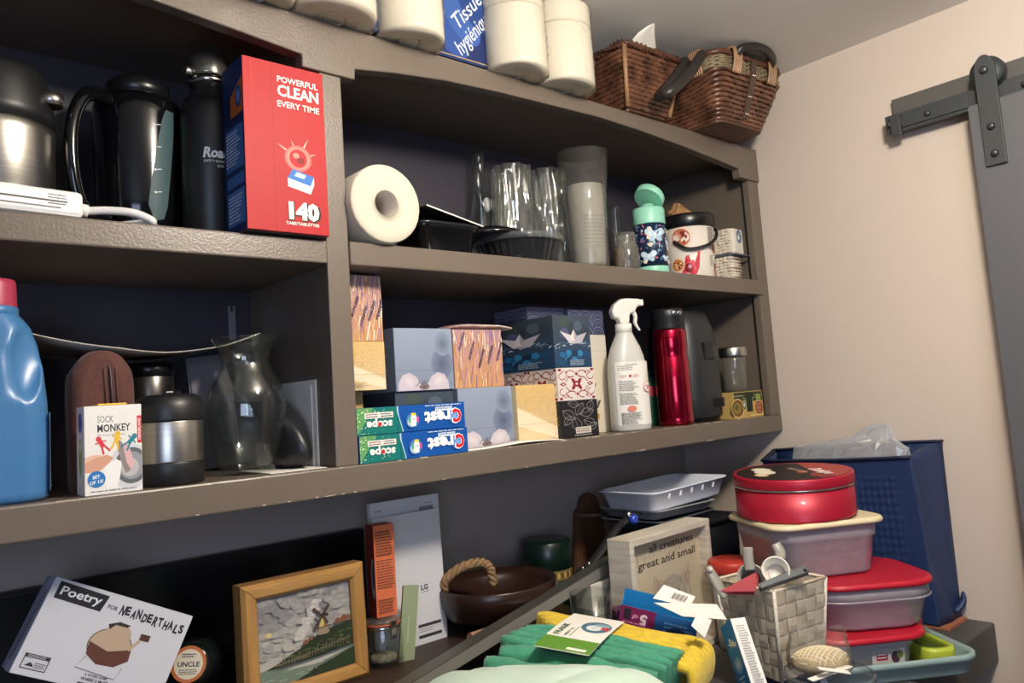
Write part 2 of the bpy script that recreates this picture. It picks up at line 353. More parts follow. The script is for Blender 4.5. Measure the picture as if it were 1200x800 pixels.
def tissue_pack(label, xs, yf, rs, h, panels):
    t = thing('tissue_roll_pack', label, 'tissue pack', (xs[0], yf, ZT), 0, 'packs of tissue rolls on the cabinet top')
    for x, r in zip(xs, rs): tissue_roll(t, x-xs[0], .062, r, h); tissue_roll(t, x-xs[0], .19, r*.98, h, tiers=1); film(t, x-xs[0]-r*1.035, x-xs[0]+r*1.035, .062-r*1.035, .062+r*1.035, .156)
    for k, (u0, u1, yy, big) in enumerate(panels):
        p = MB().box(u0-xs[0], u1-xs[0], yy, yy+.0015, .004, .155).build('blue_wrapper_panel', mat('navy_wrapper', '#1c2f66', .35, var=.35, vscale=14, col2='#121f47'), t)
        g = Pic(); w = u1-u0; H = .15
        for q in range(5): g.ell(w*(.2+.2*q), .05+.03*q, .03, .05, ['#2f4c8c', '#3a5a9c', '#26427c'][q % 3], 16, .7)
        g.rect(0, .009, w, .0105, '#b9a05a')
        if big:
            g.text('Tissue', .052, .062, .036, '#c9cfd8', 'l', .85, .25, .01); g.text('hygi\u00e9nique', .054, .014, .036, '#c9cfd8', 'l', .85, .25, .01, width=.115)
            g.text('ond', .050, .118, .03, '#c9cfd8', 'l', .85, .2, .02)
        g.build('printed_label', t, lambda u, v, n, a=u0-xs[0], yy=yy: (a+u, yy-n, v), True)
    return t
_r = .059
tissue_pack('plastic wrapped white tissue rolls with one narrow blue strip, leftmost on the cabinet top', [.428, .553, .688], .928, [.058, .064, .057], .114, [(.60, .66, .062, 0)])
tissue_pack('plastic wrapped white tissue rolls beside a wide blue panel, next to the baskets', [.919, 1.043], .928, [.059, .060], .114, [(.75, .90, .072, 1)])
# ------------------------------------------------------------------ wicker baskets
M_wick = mat('brown_stained_willow', '#77503c', .30, var=.35, vscale=30, col2='#3d271d')
M_wickd = mat('dark_willow', '#5a3a2a', .45, var=.4, vscale=40)
M_cane = mat('pale_willow', '#a07a58', .4, var=.3, vscale=40)
M_leather = mat('dark_brown_leather', '#4a3a30', .42, var=.15, vscale=30, bump=.2)
M_blackleather = mat('black_leather_wrap', '#2a2523', .4, var=.2, vscale=60, bump=.2)
M_rivet = mat('nickel_rivet', '#cfc8b8', .2, 1.0)
def woven(parent, outline, z0, z1, grow, rows, rad, m, skew=None, name='woven_side'):
    """stacked horizontal rods following a tapered outline"""
    b = MB(); out0 = outline; single = name == 'woven_side'
    for i in range(rows):
        t = (i+.5)/rows; k = 1-grow*(1-t); z = z0+(z1-z0)*t
        pts = [(p[0]*k, p[1]*k, z+(skew(p[0]*k, p[1]*k, t) if skew else 0)+.0008*math.sin(j*1.9+i*PI)) for j, p in enumerate(out0)]
        n = len(pts); rings = []
        for j in range(n):
            a, c, d = Vector(pts[j-1]), Vector(pts[j]), Vector(pts[(j+1) % n]); tan = (d-a).normalized(); nor = tan.cross(Vector((0, 0, 1))).normalized(); up = nor.cross(tan)
            bulge = .0012*math.cos(j*PI+i*PI)
            rings.append([c+nor*(bulge+rad*math.cos(2*PI*q/6))+up*rad*1.12*math.sin(2*PI*q/6) for q in range(6)])
        rings.append(rings[0])
        if single: MB().loft(rings, 0, True, False, False).build('willow_rod', m, parent)
        else: b.loft(rings, 0, True, False, False)
    if not single: b.build(name, m, parent, kind='stuff' if rows > 1 else None)
def braid(parent, pts, r, m, name='braided_rim', turns=40):
    b = MB(); pts = [Vector(p) for p in pts]; n = len(pts)
    for s in range(3):
        path = []
        for i in range(n):
            t = (pts[(i+1) % n]-pts[i-1]).normalized(); a = t.cross(Vector((0, 0, 1))).normalized(); u = a.cross(t); ang = 2*PI*(turns*i/n+s/3)
            path.append(pts[i]+a*r*math.cos(ang)+u*r*math.sin(ang))
        b.tube(path+[path[0]], r*.75, 6, cap=False)
    return b.build(name, m, parent)
def densify(poly, n):
    out = []
    for i in range(len(poly)):
        a, b = Vector(poly[i-1]), Vector(poly[i])
        k = max(1, int((b-a).length/n))
        for j in range(k): out.append(tuple(a+(b-a)*j/k))
    return out
# left basket: square, its corner towards the room
bl = P(745, 124, Z=ZT)
wb = thing('wicker_basket', 'square brown wicker basket with a white cloth corner sticking out', 'basket', (1.296, 1.052, ZT), math.radians(-2))
ol = densify(rr(.178, .182, .012, 3), .011)
woven(wb, ol, .006, .122, .28, 12, .0054, M_wick)
braid(wb, [(p[0]*1.02, p[1]*1.02, .130) for p in ol], .006, M_wickd)
MB().prism([(p[0]*.70, p[1]*.70) for p in ol], .0, .008, 'z').build('basket_base', M_wickd, wb)
for sx, sy in ((1, 1), (1, -1), (-1, 1), (-1, -1)):
    MB().tube([(sx*.067, sy*.068, .006), (sx*.0905, sy*.0925, .125)], .005, 8).build('corner_cane', M_cane, wb)
cl = thing('white_cloth', 'white folded cloth corner poking up out of the left wicker basket', 'cloth', (1.250, .985, ZT+.010))
b = MB(); rings = []
for zz, w_, off, oy in ((0, .06, .035, .03), (.09, .075, .02, .012), (.118, .088, .026, -.006), (.130, .080, .018, -.024), (.140, .056, .008, -.040), (.149, .022, .0, -.056), (.152, .003, -.004, -.062)):
    rings.append([(off+w_/2*math.cos(a*PI/8), oy+.007*math.sin(a*PI/8)*(1+.4*math.sin(a*2)), zz) for a in range(16)])
b.loft(rings).build('folded_cloth', M_white, cl)
# right basket: boat shaped with two black handles, leather strap and rivets
wr = thing('wicker_basket', 'boat shaped brown wicker basket with two black handles and riveted leather straps', 'basket', (1.552, .992, ZT), math.radians(-3))
ol2 = densify(rr(.250, .220, .03, 4), .011)
sk = lambda x, y, t: .022*t*(abs(y)/.110)**2-.012*t
woven(wr, ol2, .006, .104, .34, 11, .0050, M_wick, sk)
woven(wr, ol2, .106, .132, -.02, 7, .0022, mat('seagrass_weave', '#8a7c60', .6, var=.4, vscale=120), sk, 'seagrass_band')
woven(wr, [(p[0]*1.03, p[1]*1.03) for p in ol2], .132, .142, 0, 1, .0060, M_wickd, sk, 'basket_rim')
MB().prism([(p[0]*.68, p[1]*.68) for p in ol2], .0, .008, 'z').build('basket_base', M_wickd, wr)
def handle(pts, loops):
    hp = smoothpath(pts, 7); MB().tube(hp, [.0095 if len(loops) and loops[0][0] > -.1 else .0115]*len(hp), 10).build('basket_handle', M_blackleather, wr)
    for (x, y) in loops:
        lp = MB(); ux, uy = (1, 0) if abs(y) > .1 else (0, 1); nx_, ny_ = (0, -1) if abs(y) > .1 else (-1, 0)
        for q in range(5):
            bx, by = x+ux*(q-2)*.006, y+uy*(q-2)*.006
            lp.tube(smoothpath([(bx+nx_*a, by+ny_*a, z) for a, z in ((.004, .098), (.012, .125), (.012, .150), (.0, .154), (-.014, .150), (-.014, .12))], 4), .003, 6)
        lp.build('wrapped_loop', M_cane, wr)
handle([(-.064, -.116, .135), (-.060, -.130, .150), (-.030, -.140, .157), (0, -.143, .160), (.030, -.140, .157), (.060, -.130, .150), (.064, -.116, .135)], [(-.066, -.112), (.066, -.112)])
handle([(-.120, -.065, .145), (-.150, -.088, .128), (-.215, -.098, .066), (-.272, -.098, .022), (-.280, -.080, .018), (-.270, -.066, .026), (-.215, -.064, .075), (-.150, -.046, .132), (-.12, .02, .145)], [(-.124, -.06), (-.124, .03)])
st = MB().loft([[(-.009, -.110*k-.007, z), (.009, -.110*k-.007, z), (.009, -.110*k-.003, z), (-.009, -.110*k-.003, z)] for z, k in ((.016, .70), (.06, .845), (.10, .985), (.138, 1.05))], 0, False).build('leather_strap', M_leather, wr)
for z, k in ((.026, .735), (.062, .853), (.106, 1.0)):
    for d in (-.004, .004): MB().sphere((d, -.110*k-.0075, z), .0034, 10).build('rivet', M_rivet, st)
# ------------------------------------------------------------------ upper left compartment
def place(px, py, Y, Z): return (P(px, py, Y=Y).x, Y, Z)
cf = thing('coffee_carafe', 'brushed steel thermal carafe with a black lid, at the far left of the top shelf', 'carafe', (.140, 1.125, ZM))
fit(cf, 1.17, 1.3)
MB().lathe([(.052, 0), (.057, .004), (.057, .095), (.0565, .108)], 48).build('carafe_body', M_steel, cf)
MB().lathe([(.0575, .104), (.0575, .118), (.053, .140), (.050, .155), (.044, .164), (.0, .166)], 48).build('carafe_lid', M_blackm, cf)
MB().tube(smoothpath([(-.04, .03, .135), (-.070, .05, .138), (-.082, .056, .11), (-.082, .056, .05), (-.070, .05, .03), (-.046, .034, .032)], 6), .009, 10).build('carafe_handle', M_blackp, cf)
MB().lathe([(.012, 0), (.012, .012), (.0, .013)], 16, (.050, -.025, .128)).build('lid_button', M_steel, cf)
# pitcher
PPROF = [(.048, 0), (.0525, .004), (.056, .05), (.0575, .12), (.0580, .155), (.0575, .166), (.054, .174), (.04, .178), (0, .179)]
pt = thing('pitcher', 'glossy black plastic pitcher with loop handle and translucent measuring window', 'pitcher', (at_x(163, 180, 1.17), 1.17, ZM))
fit(pt, 1.05, 1.25)
MB().lathe(PPROF, 48).build('pitcher_body', M_black_gloss, pt)
MB().lathe([(.040, .18), (.041, .196), (.032, .203), (0, .204)], 40).build('pitcher_lid', M_blackp, pt)
MB().tube(smoothpath([(-.045, -.036, .165), (-.076, -.052, .160), (-.094, -.060, .125), (-.095, -.060, .075), (-.082, -.053, .035), (-.050, -.036, .026)], 8), [.0085]*41, 12).build('pitcher_handle', M_black_gloss, pt)
g = Pic()
a0 = -1.84
def pr(v):
    for (r0, z0), (r1, z1) in zip(PPROF[1:], PPROF[2:]):
        if z0 <= v <= z1: return r0+(r1-r0)*(v-z0)/(z1-z0)
    return .0575
edge = [(.020, .024, .004), (.030, .016, .030), (.045, .010, .036), (.065, .013, .039), (.085, .017, .042), (.105, .021, .045), (.125, .025, .048), (.145, .030, .050), (.158, .036, .050)]
g.add([(l+(r_-l)*k/8, v) for v, l, r_ in edge for k in range(9)], [(q*9+k, q*9+k+1, q*9+k+10, q*9+k+9) for q in range(len(edge)-1) for k in range(8)], '#3d5356')
for k in range(4): g.line([(.022, .06+.026*k), (.028, .061+.026*k)], .0009, '#cdd5d6'); g.rect(.018, .0585+.026*k, .0212, .0605+.026*k, '#cdd5d6')
g.build('measuring_window', pt, CYL(pr, a0), True, 'grey green translucent window with white volume marks')
# black steel bottle
bt = thing('steel_bottle', 'matte black steel water bottle with a clear and steel cap, beside the red box', 'bottle', (at_x(246, 160, 1.105), 1.105, ZM))
fit(bt, 1.05, 1.245)
MB().lathe([(.0345, .001), (.0365, .003), (.0385, .006), (.0385, .150), (.0375, .162), (.034, .172), (.028, .180), (.0235, .185), (.023, .200), (.0215, .202), (0, .203)], 48).build('bottle_body', M_blackm, bt)
MB().lathe([(.036, 0), (.0372, .0005), (.0372, .0032), (.036, .004)], 40).build('bottle_base', M_steel, bt)
MB().lathe([(.0245, .194), (.0265, .196), (.0265, .200), (.0245, .202)], 40).build('neck_ring', M_chrome, bt)
cp = MB().lathe([(.0255, .203), (.0265, .206), (.0265, .224), (.024, .229), (0, .231)], 40).build('bottle_cap', mat('smoked_steel_cap', '#8d8a82', .22, .8, var=.3, vscale=40), bt)
MB().tube([(-.024, -.006, .207), (-.036, -.010, .206)], .0055, 10).build('cap_tab', M_steel, bt)
g = Pic(); g.text('Roads', -.012, .0985, .0165, '#ececea', 'l', 0, .2, .04); g.text('SAFETY BANNER', -.011, .0925, .0042, '#cfcfcb', 'l', 0, 0, .02); g.text('2010', .006, .087, .0042, '#cfcfcb', 'l', 0, 0, .02)
g.build('printed_lettering', bt, CYL(.0386, -1.86))
# dishwasher tablet box
w, d, h = .121, .072, .243
rb = thing('tablet_carton', 'tall glossy red carton of 140 dishwasher tablets with blue side', 'box', (.406, .985, ZM+.003))
MB().box(0, w, 0, d, 0, h).build('box_body', mat('red_carton', '#c4161c', .32, var=.04, coat=.3), rb, .001)
MB().box(.001, w-.001, .004, d-.001, -.0008, .0).build('box_flap', M_darkcard, rb)
g = Pic(); g.rect(.0005, .0005, w-.0005, h-.0005, '#ab161c'); g.rect(.041, 0, .0418, h, '#8e0f14'); g.rect(.006, 0, .0066, h, '#b81218'); g.rect(.012, .16, .0124, h, '#ef4a4a')
g.text('POWERFUL', .081, h-.027, .0125, '#f6efe6', 'c', 0, 0, .015, width=.062); g.text('CLEAN', .081, h-.047, .0225, '#f6efe6', 'c', 0, 0, .03, width=.063); g.text('EVERY TIME', .081, h-.063, .0125, '#f6efe6', 'c', 0, 0, .015, width=.064)
cx_, cy_ = .077, .108
for a, l in ((20, .030), (62, .036), (110, .028), (150, .036), (-15, .022), (198, .022), (85, .02)):
    a = math.radians(a); g.poly([(cx_-.003*math.sin(a), cy_+.003*math.cos(a)), (cx_+l*math.cos(a), cy_+l*math.sin(a)), (cx_+.003*math.sin(a), cy_-.003*math.cos(a))], '#f7b9ac')
g.ell(cx_, cy_, .0205, .019, '#f9d8c8', 28, rim='#e8564e'); g.ell(cx_, cy_, .0135, .0135, '#b8141a', 24); g.ell(cx_-.003, cy_+.004, .005, .004, '#f08a80'); g.ell(cx_+.004, cy_-.003, .006, .005, '#7e0a10')
g.poly([(.060, .078), (.068, .092), (.100, .084), (.094, .070)], '#2f6fb8'); g.poly([(.060, .078), (.094, .070), (.094, .058), (.060, .066)], '#e9ecef'); g.poly([(.094, .070), (.100, .084), (.100, .072), (.094, .058)], '#b9c6d6'); g.poly([(.070, .082), (.074, .088), (.088, .085), (.085, .079)], '#b8d4ee')
for s_, c_ in ((.004, '#231a18'), (.0, '#fbf4e6')): g.text('140', .083+s_*.3, .021-s_*.3, .0315, c_, 'c', 0, 0, .06+s_*8, width=.046+s_)
g.text('TABS/TABLETTES', .080, .0115, .0058, '#f6efe6', 'c', 0, 0, .02, width=.050)
g.build('front_print', rb, FRONT, True)
g = Pic(); g.rect(.0, .0, d, h, '#1c2c5c'); g.rect(.008, .012, .068, .060, '#4674b4'); g.rect(.008, .066, .068, .082, '#3d69a8'); g.rect(.008, .09, .068, .150, '#3d69a8'); g.rect(.0, .158, d, .2, '#17234c'); g.poly([(.028, .165), (.070, .165), (.070, .215), (.028, .195)], '#b5602c'); g.ell(.056, .19, .010, .016, '#27407c'); g.ell(.056, .19, .006, .01, '#5f83c2')
g.lines(.012, .015, .064, .055, 8, '#c8d4ea'); g.lines(.012, .095, .064, .145, 10, '#c8d4ea')
g.build('side_print', rb, LEFT(d), True)
# white charger block and cords
ch = thing('charger_block', 'white power adapter block with a curved white cable on the top left shelf edge', 'charger', (.182, 1.012, ZM))
fit(ch, 1.15, 1.25)
b = MB().box(-.060, .028, -.010, .030, .0, .026); b.xf(Matrix.Rotation(.12, 4, 'Z')).build('adapter_body', mat('white_plastic', '#e4e2df', .35), ch, .005)
g = Pic(); g.rect(-.055, .013, .012, .0148, '#4a4848'); g.rect(-.055, .007, .006, .0085, '#6a6868'); g.lines(-.006, .010, .012, .021, 4, '#6a6868', jag=.1)
g.build('adapter_print', ch, lambda u, v, n: tuple(Matrix.Rotation(.12, 3, 'Z') @ Vector((u, -.010-n, v))))
MB().tube([(.027, .012, .013), (.036, .012, .012)], .0065, 10).build('strain_relief', mat('white_plastic', '#e4e2df', .35), ch)
MB().tube(smoothpath([(.034, .012, .012), (.055, .004, .013), (.078, -.004, .011), (.095, -.008, .004), (.092, .004, .004), (.070, .03, .004), (.04, .07, .004)], 8), .0042, 10).build('white_cable', mat('white_cable', '#dcdad6', .4), ch)
bc = thing('power_cord', 'thin black power cord lying on the shelf edge beside the white adapter', 'cord', (.035, 1.00, ZM+.001))
MB().tube(smoothpath([(-.10, .0, .026), (-.03, .004, .014), (.0, .02, .005), (.03, .06, .004), (.06, .10, .004)], 8), .003, 8).build('cord', M_rubber, bc)
# ------------------------------------------------------------------ upper right compartment
tp = thing('toilet_roll', 'single unwrapped white toilet roll lying with its hole facing the room', 'toilet roll', (.626, .985, ZM+.0635))
b = MB(); R = .0615
for rings in ([[(R*k*math.cos(2*PI*j/56)*(1+.004*math.sin(3*j)), y, R*k*math.sin(2*PI*j/56)) for j in range(56)] for k, y in ((.34, .0), (.34, .001), (.55, -.0005), (.8, .0005), (.97, 0), (1, .003), (1, .107), (.97, .11), (.34, .11))],): b.loft([r[::-1] for r in rings], 0, True, False, False)
b.build('paper_roll', M_tp, tp)
MB().loft([[(R*.34*math.cos(-2*PI*j/40), y, R*.34*math.sin(-2*PI*j/40)) for j in range(40)] for y in (.001, .108)], 0, True, False, False).build('cardboard_core', mat('grey_core_card', '#a39a90', .8), tp, solid=.0012)
g = Pic(n0=8e-4)
for k in range(9):
    rk = R*(.42+.06*k); a = k*37; g.arc(0, 0, rk, rk, a, a+150, .0004, '#dfd8c8', 30)
g.build('ply_lines', tp, FRONT)
# black takeaway tray with a dark card on it
x = at_x(520, 290, 1.05)
ty = thing('food_tray', 'black plastic takeaway food tray under a dark printed card', 'tray', (x, 1.075, ZM))
fit(ty, 1, 1.3)
o1 = rr(.122, .10, .02, 5); b = MB()
b.loft([ring([(p[0]*.86, p[1]*.86) for p in o1], .0), ring([(p[0]*.88, p[1]*.88) for p in o1], .003), ring([(p[0]*.97, p[1]*.97) for p in o1], .034), ring([(p[0]*1.06, p[1]*1.06) for p in o1], .036), ring([(p[0]*1.06, p[1]*1.06) for p in o1], .040)], 0, True, True, False).build('tray', M_black_gloss, ty)
MB().loft([ring([(p[0]*1.07, p[1]*1.07) for p in o1], .040), ring([(p[0]*1.07, p[1]*1.07) for p in o1], .044), ring([(p[0]*.9, p[1]*.9) for p in o1], .047)], 0, True).build('tray_lid', M_blackp, ty)
cd = thing('dark_card', 'thin dark printed card with pale edge resting on the black food tray', 'card', (x+.005, 1.10, ZM+.0650), .2, rot=(math.radians(-2), math.radians(4), .28))
MB().box(-.095, .095, -.075, .07, 0, .0022).build('card', mat('dark_card', '#1d1b1b', .4), cd)
g = Pic(); g.lines(-.08, -.0745, .02, .0, 3, '#8d8a86')
for k in range(12): g.ell(-.07+.012*k, -.06+.003*(k % 3), .004, .003, ['#6d6a66', '#3a3836'][k % 2])
g.build('card_print', cd, TOP(.0022))
MB().box(-.095, .095, -.0755, -.075, .0, .0024).build('card_edge', M_white, cd)
# clear ribbed cake container with black dome lid
x = at_x(614, 290, 1.03)
ck = thing('cake_container', 'round clear ribbed plastic cake container with black tray, by the tumblers', 'container', (x+.020, 1.066, ZM))
fit(ck, 1.12, 1.15)
def ribbed(r0, r1, z0, z1, n=72, amp=.0014, cxy=(0, 0)):
    rings = []
    for t in (0, .25, .5, .75, 1):
        r = r0+(r1-r0)*t; rings.append([(cxy[0]+(r+amp*(j % 2))*math.cos(2*PI*j/n), cxy[1]+(r+amp*(j % 2))*math.sin(2*PI*j/n), z0+(z1-z0)*t) for j in range(n)])
    return rings
MB().loft(ribbed(.060, .072, .002, .034), 0, False, True, False).build('ribbed_base', clear('smoky_clear_plastic', '#8a8d92', .06, '#aab0b8', .1), ck)
MB().lathe([(.072, .034), (.077, .035), (.077, .044), (.074, .046)], 60, cap=False).build('container_rim', clear('rim_plastic', '#c9ccd0', .12), ck)
bd = MB().lathe([(.0, .022), (.052, .022), (.068, .034), (.073, .036)], 48, cap=False).build('black_tray', M_black_gloss, ck)
MB().lathe([(.068, .052), (.067, .058), (.05, .066), (.02, .070), (0, .0705)], 48, (-.052, .02, -.008)).build('black_lid', M_black_gloss, ck)
# swing-top glass bottle
gb = thing('swing_top_bottle', 'clear glass swing top bottle with white stopper ball, behind the card', 'bottle', (at_x(562, 210, 1.245), 1.245, ZM))
fit(gb, 0.8, 1.33)
MB().lathe([(.040, .0), (.042, .004), (.042, .07), (.038, .095), (.027, .125), (.020, .150), (.0165, .175), (.0165, .200), (.0185, .203), (.0185, .215), (.014, .217), (.014, .2), (.0145, .175), (.018, .15), (.025, .124), (.036, .094), (.0398, .07), (.0398, .006), (0, .006)], 36).build('bottle_glass', M_glass, gb)
MB().sphere((.0, -.024, .125), .0125, 16).build('stopper_ball', mat('white_ceramic', '#e6e2da', .25), gb)
MB().tube(smoothpath([(-.0185, 0, .19), (-.026, -.008, .165), (-.012, -.024, .125), (.012, -.024, .125), (.026, -.008, .165), (.0185, 0, .19)], 6), .0011, 6).build('wire_bail', M_chrome, gb)
# two rippled glass tumblers
def rippled(x, y, r, h, seed):
    t = thing('rippled_tumbler', '', 'glass', (x, y, ZM), 0, 'rippled glass tumblers on the middle shelf')
    b = MB(); n = 64; rings = []
    for i in range(17):
        z = h*i/16; rings.append([((r*(.95+.05*i/16)+.0038*math.sin(j*9*2*PI/n+.9*math.sin(i*.6+seed))+.0022*math.sin(j*17*2*PI/n+i*.5+seed))*math.cos(2*PI*j/n), (r*(.95+.05*i/16)+.0038*math.sin(j*9*2*PI/n+.9*math.sin(i*.6+seed))+.0022*math.sin(j*17*2*PI/n+i*.5+seed))*math.sin(2*PI*j/n), z) for j in range(n)])
    inner = [[((r-.0035)*math.cos(2*PI*j/n), (r-.0035)*math.sin(2*PI*j/n), z) for j in range(n)] for z in (h, h*.5, .010)]
    b.loft(rings+inner).build('tumbler_glass', clear('rippled_glass', '#f8faf8', .085, '#f2f2ea', .04, 1.85), t); return t
rippled(at_x(601, 240, 1.17), 1.17, .041, .234, 1)['label'] = 'left of two tall rippled glass tumblers, nearer the swing top bottle'
rippled(at_x(643, 240, 1.15), 1.15, .038, .233, 4)['label'] = 'right of two tall rippled glass tumblers, touching the flared pitcher'
# flared plastic pitcher with frosted insert
fp = thing('flared_pitcher', 'tall flared clear plastic pitcher with a frosted strainer insert', 'pitcher', (at_x(687, 250, 1.06), 1.06, ZM))
fit(fp, 1.08, 1.4)
MB().lathe([(.036, 0), (.038, .003), (.037, .03), (.041, .10), (.051, .178), (.0495, .178), (.0395, .10), (.0355, .03), (.0355, .006), (0, .006)], 40).build('pitcher_wall', clear('thick_clear_plastic', '#f4f4f2', .05, '#dcdad4', .08), fp)
MB().lathe([(.030, .008), (.031, .012), (.034, .075), (.036, .128), (.0345, .128), (.030, .012)], 32).build('frosted_insert', clear('frosted_plastic', '#f8f8f4', .72, '#f4f0e8', .3), fp)
g = Pic()
for i in range(9):
    for j in range(12): g.ell(-.022+.004*j+(.002 if i % 2 else 0), .035+.0055*i, .0011, .0011, '#9b958a', 6)
g.line([(-.024, .085), (.024, .085)], .0012, '#b5afa4'); g.line([(-.024, .031), (.024, .031)], .0012, '#b5afa4')
g.build('strainer_holes', fp, CYL(lambda v: .0305+.033*v, -1.9))
# slim glass vial, small jar, small dark jar
vi = thing('glass_vial', 'slim tall clear glass vial between the pitcher and the small jar', 'vial', (at_x(723, 280, 1.10), 1.10, ZM))
fit(vi, 1.2, 1.48)
MB().lathe([(.012, 0), (.013, .003), (.0105, .05), (.0105, .10), (.013, .104), (.013, .110), (.0095, .110), (.009, .05), (.011, .006), (0, .006)], 24).build('vial_glass', M_glass, vi)
MB().lathe([(.0105, .006), (.0092, .045), (0, .046)], 20).build('vial_filling', mat('orange_bits', '#b0603a', .6, var=.5, vscale=200), vi)
sj = thing('small_jar', 'small clear screw neck glass jar left of the butterfly bottle', 'jar', (at_x(735, 300, 1.04), 1.04, ZM))
fit(sj, 1.05, 1.56)
MB().lathe([(.022, 0), (.0245, .003), (.0245, .033), (.020, .040), (.0195, .043), (.0205, .045), (.0195, .047), (.0205, .049), (.0195, .051), (.0195, .055), (.0175, .055), (.0175, .040), (.0222, .033), (.0222, .006), (0, .006)], 32).build('jar_glass', clear('thin_jar_glass', '#f4f4f0', .12, '#d8d6ce', .05), sj)
dj = thing('spice_jar', 'small dark reddish jar behind the small clear jar', 'jar', (at_x(737, 265, 1.17), 1.17, ZM))
fit(dj, 1, 1.3)
MB().lathe([(.024, 0), (.025, .003), (.025, .05), (.022, .056), (0, .057)], 28).build('jar_body', mat('dark_red_glass', '#3a1815', .2, var=.4, vscale=60), dj)
MB().lathe([(.024, .056), (.024, .07), (.022, .073), (0, .073)], 28).build('jar_lid', M_blackp, dj)
# drinking glass behind the jar
dg = thing('small_tumbler', 'small plain drinking glass behind the slim vial and the screw neck jar', 'glass', (at_x(727, 270, 1.215), 1.215, ZM))
fit(dg, 1, 1.35)
MB().lathe([(.019, 0), (.021, .003), (.024, .085), (.0225, .085), (.0195, .006), (0, .006)], 28).build('tumbler_glass', clear('thin_jar_glass'), dg)
# butterfly bottle with mint cap
kb = thing('kids_bottle', 'navy butterfly patterned drinking bottle with mint flip cap and mint base', 'bottle', (at_x(762, 280, 1.045), 1.045, ZM))
fit(kb, 1.2, 1.29)
M_mint = mat('mint_plastic', '#8fd0b6', .4)
MB().lathe([(.0285, .0), (.0295, .002), (.0295, .013), (.029, .014)], 40).build('mint_base', M_mint, kb)
MB().lathe([(.0285, .013), (.0285, .088)], 40).build('bottle_body', mat('navy_bottle', '#1c2b47', .35), kb)
MB().lathe([(.0295, .087), (.0298, .089), (.0298, .113), (.028, .116), (.012, .117), (.011, .124), (0, .125)], 40).build('cap_base', M_mint, kb)
lid = MB().lathe([(.0265, -.007), (.0275, -.006), (.0275, .005), (.024, .009), (0, .009)], 40); lid.xf(Matrix.Translation((.008, 0, .138)) @ Matrix.Rotation(math.radians(38), 4, 'Y')); lid.build('flip_lid', M_mint, kb)
g = Pic(); rnd = random.Random(5)
for _ in range(120):
    u, v = -.045+.09*rnd.random(), .018+.066*rnd.random(); c = rnd.choice(['#5f86a8', '#86a9c4', '#3f5f82', '#c9d6dd', '#b86a72', '#48768e']); g.ell(u, v, .0035*rnd.random()+.0008, .0013, c, 8, rnd.random()*3)
for bx, by, sc in ((-.006, .066, 1.0), (-.020, .030, .8), (.026, .05, .7), (.012, .026, .45)):
    for sx in (-1, 1):
        g.ell(bx+sx*.009*sc, by+.004*sc, .0095*sc, .0062*sc, '#bcd3e2', 16, sx*.6); g.ell(bx+sx*.006*sc, by-.006*sc, .006*sc, .0048*sc, '#a5c2d6', 14, -sx*.5); g.ell(bx+sx*.010*sc, by+.004*sc, .003*sc, .0018*sc, '#dfeaf0', 8, sx*.6)
    g.ell(bx, by, .0012*sc, .007*sc, '#e9e6da', 8)
for _ in range(9): u, v = -.035+.07*rnd.random(), .02+.06*rnd.random(); [g.ell(u+.0022*math.cos(k*1.257), v+.0022*math.sin(k*1.257), .0016, .0016, '#e6dcc8', 7) for k in range(5)]; g.ell(u, v, .001, .001, '#c9852f', 6)
g.build('butterfly_print', kb, CYL(.0286, -1.95), True)
# ice cream tub with black lid and strap
tb = thing('food_tub', 'white printed plastic tub with black lid and carrying strap', 'tub', (at_x(809, 285, 1.075), 1.08, ZM))
fit(tb, 1.19, 1.58)
cone = lambda v: .0465+.055*v
MB().lathe([(.045, 0), (.0465, .002), (cone(.083), .083)], 48).build('tub_body', mat('cream_white_tub', '#e6ddd0', .4, var=.02), tb)
MB().lathe([(.0525, .080), (.0545, .081), (.0545, .097), (.052, .100), (.01, .101), (0, .101)], 48).build('tub_lid', M_blackp, tb)
MB().tube(smoothpath([(.0535, -.014, .088), (.040, -.040, .078), (.010, -.056, .060), (-.022, -.053, .048), (-.048, -.030, .046), (-.054, -.004, .06)], 8), .0032, 8, flat=.5).build('carry_strap', M_rubber, tb)
g = Pic()
def iced(u, v, r, c1, c2):
    g.ell(u, v, r*1.25, r*.95, c1, 24, rim='#e9d6c2'); g.ell(u, v, r, r*.7, c2, 20)
    q = random.Random(int(u*1e4)); [g.ell(u+r*.8*(q.random()-.5)*1.6, v+r*.8*(q.random()-.5), r*.14, r*.14, q.choice(['#8e2a22', '#e9d9c8', '#5a1a14', '#d99a86']), 7) for _ in range(16)]
iced(-.026, .064, .019, '#d7a077', '#c06a50'); iced(.052, .046, .010, '#b07a5a', '#8e4a3a'); iced(-.036, .024, .012, '#d59a4a', '#c87a2a')
g.poly([(-.030, .006), (-.018, .036), (-.004, .040), (.010, .042), (.006, .018), (-.004, .003)], '#c92a3c'); g.poly([(-.022, .01), (-.016, .026), (-.004, .030), (.0, .014)], '#e05a66'); g.ell(-.014, .018, .008, .007, '#7e1722', 14); g.ell(-.012, .020, .004, .003, '#d99aa0', 10)
g.poly([(.046, .026), (.056, .022), (.064, .004), (.057, .002), (.048, .012)], '#b92338'); g.ell(.055, .014, .004, .006, '#e7c9c4', 10)
g.lines(.030, .044, .050, .078, 14, '#5a5450', jag=.2); g.lines(.030, .020, .040, .036, 6, '#6a8a70', jag=.3)
g.build('tub_print', tb, CYL(cone, -2.30), True)
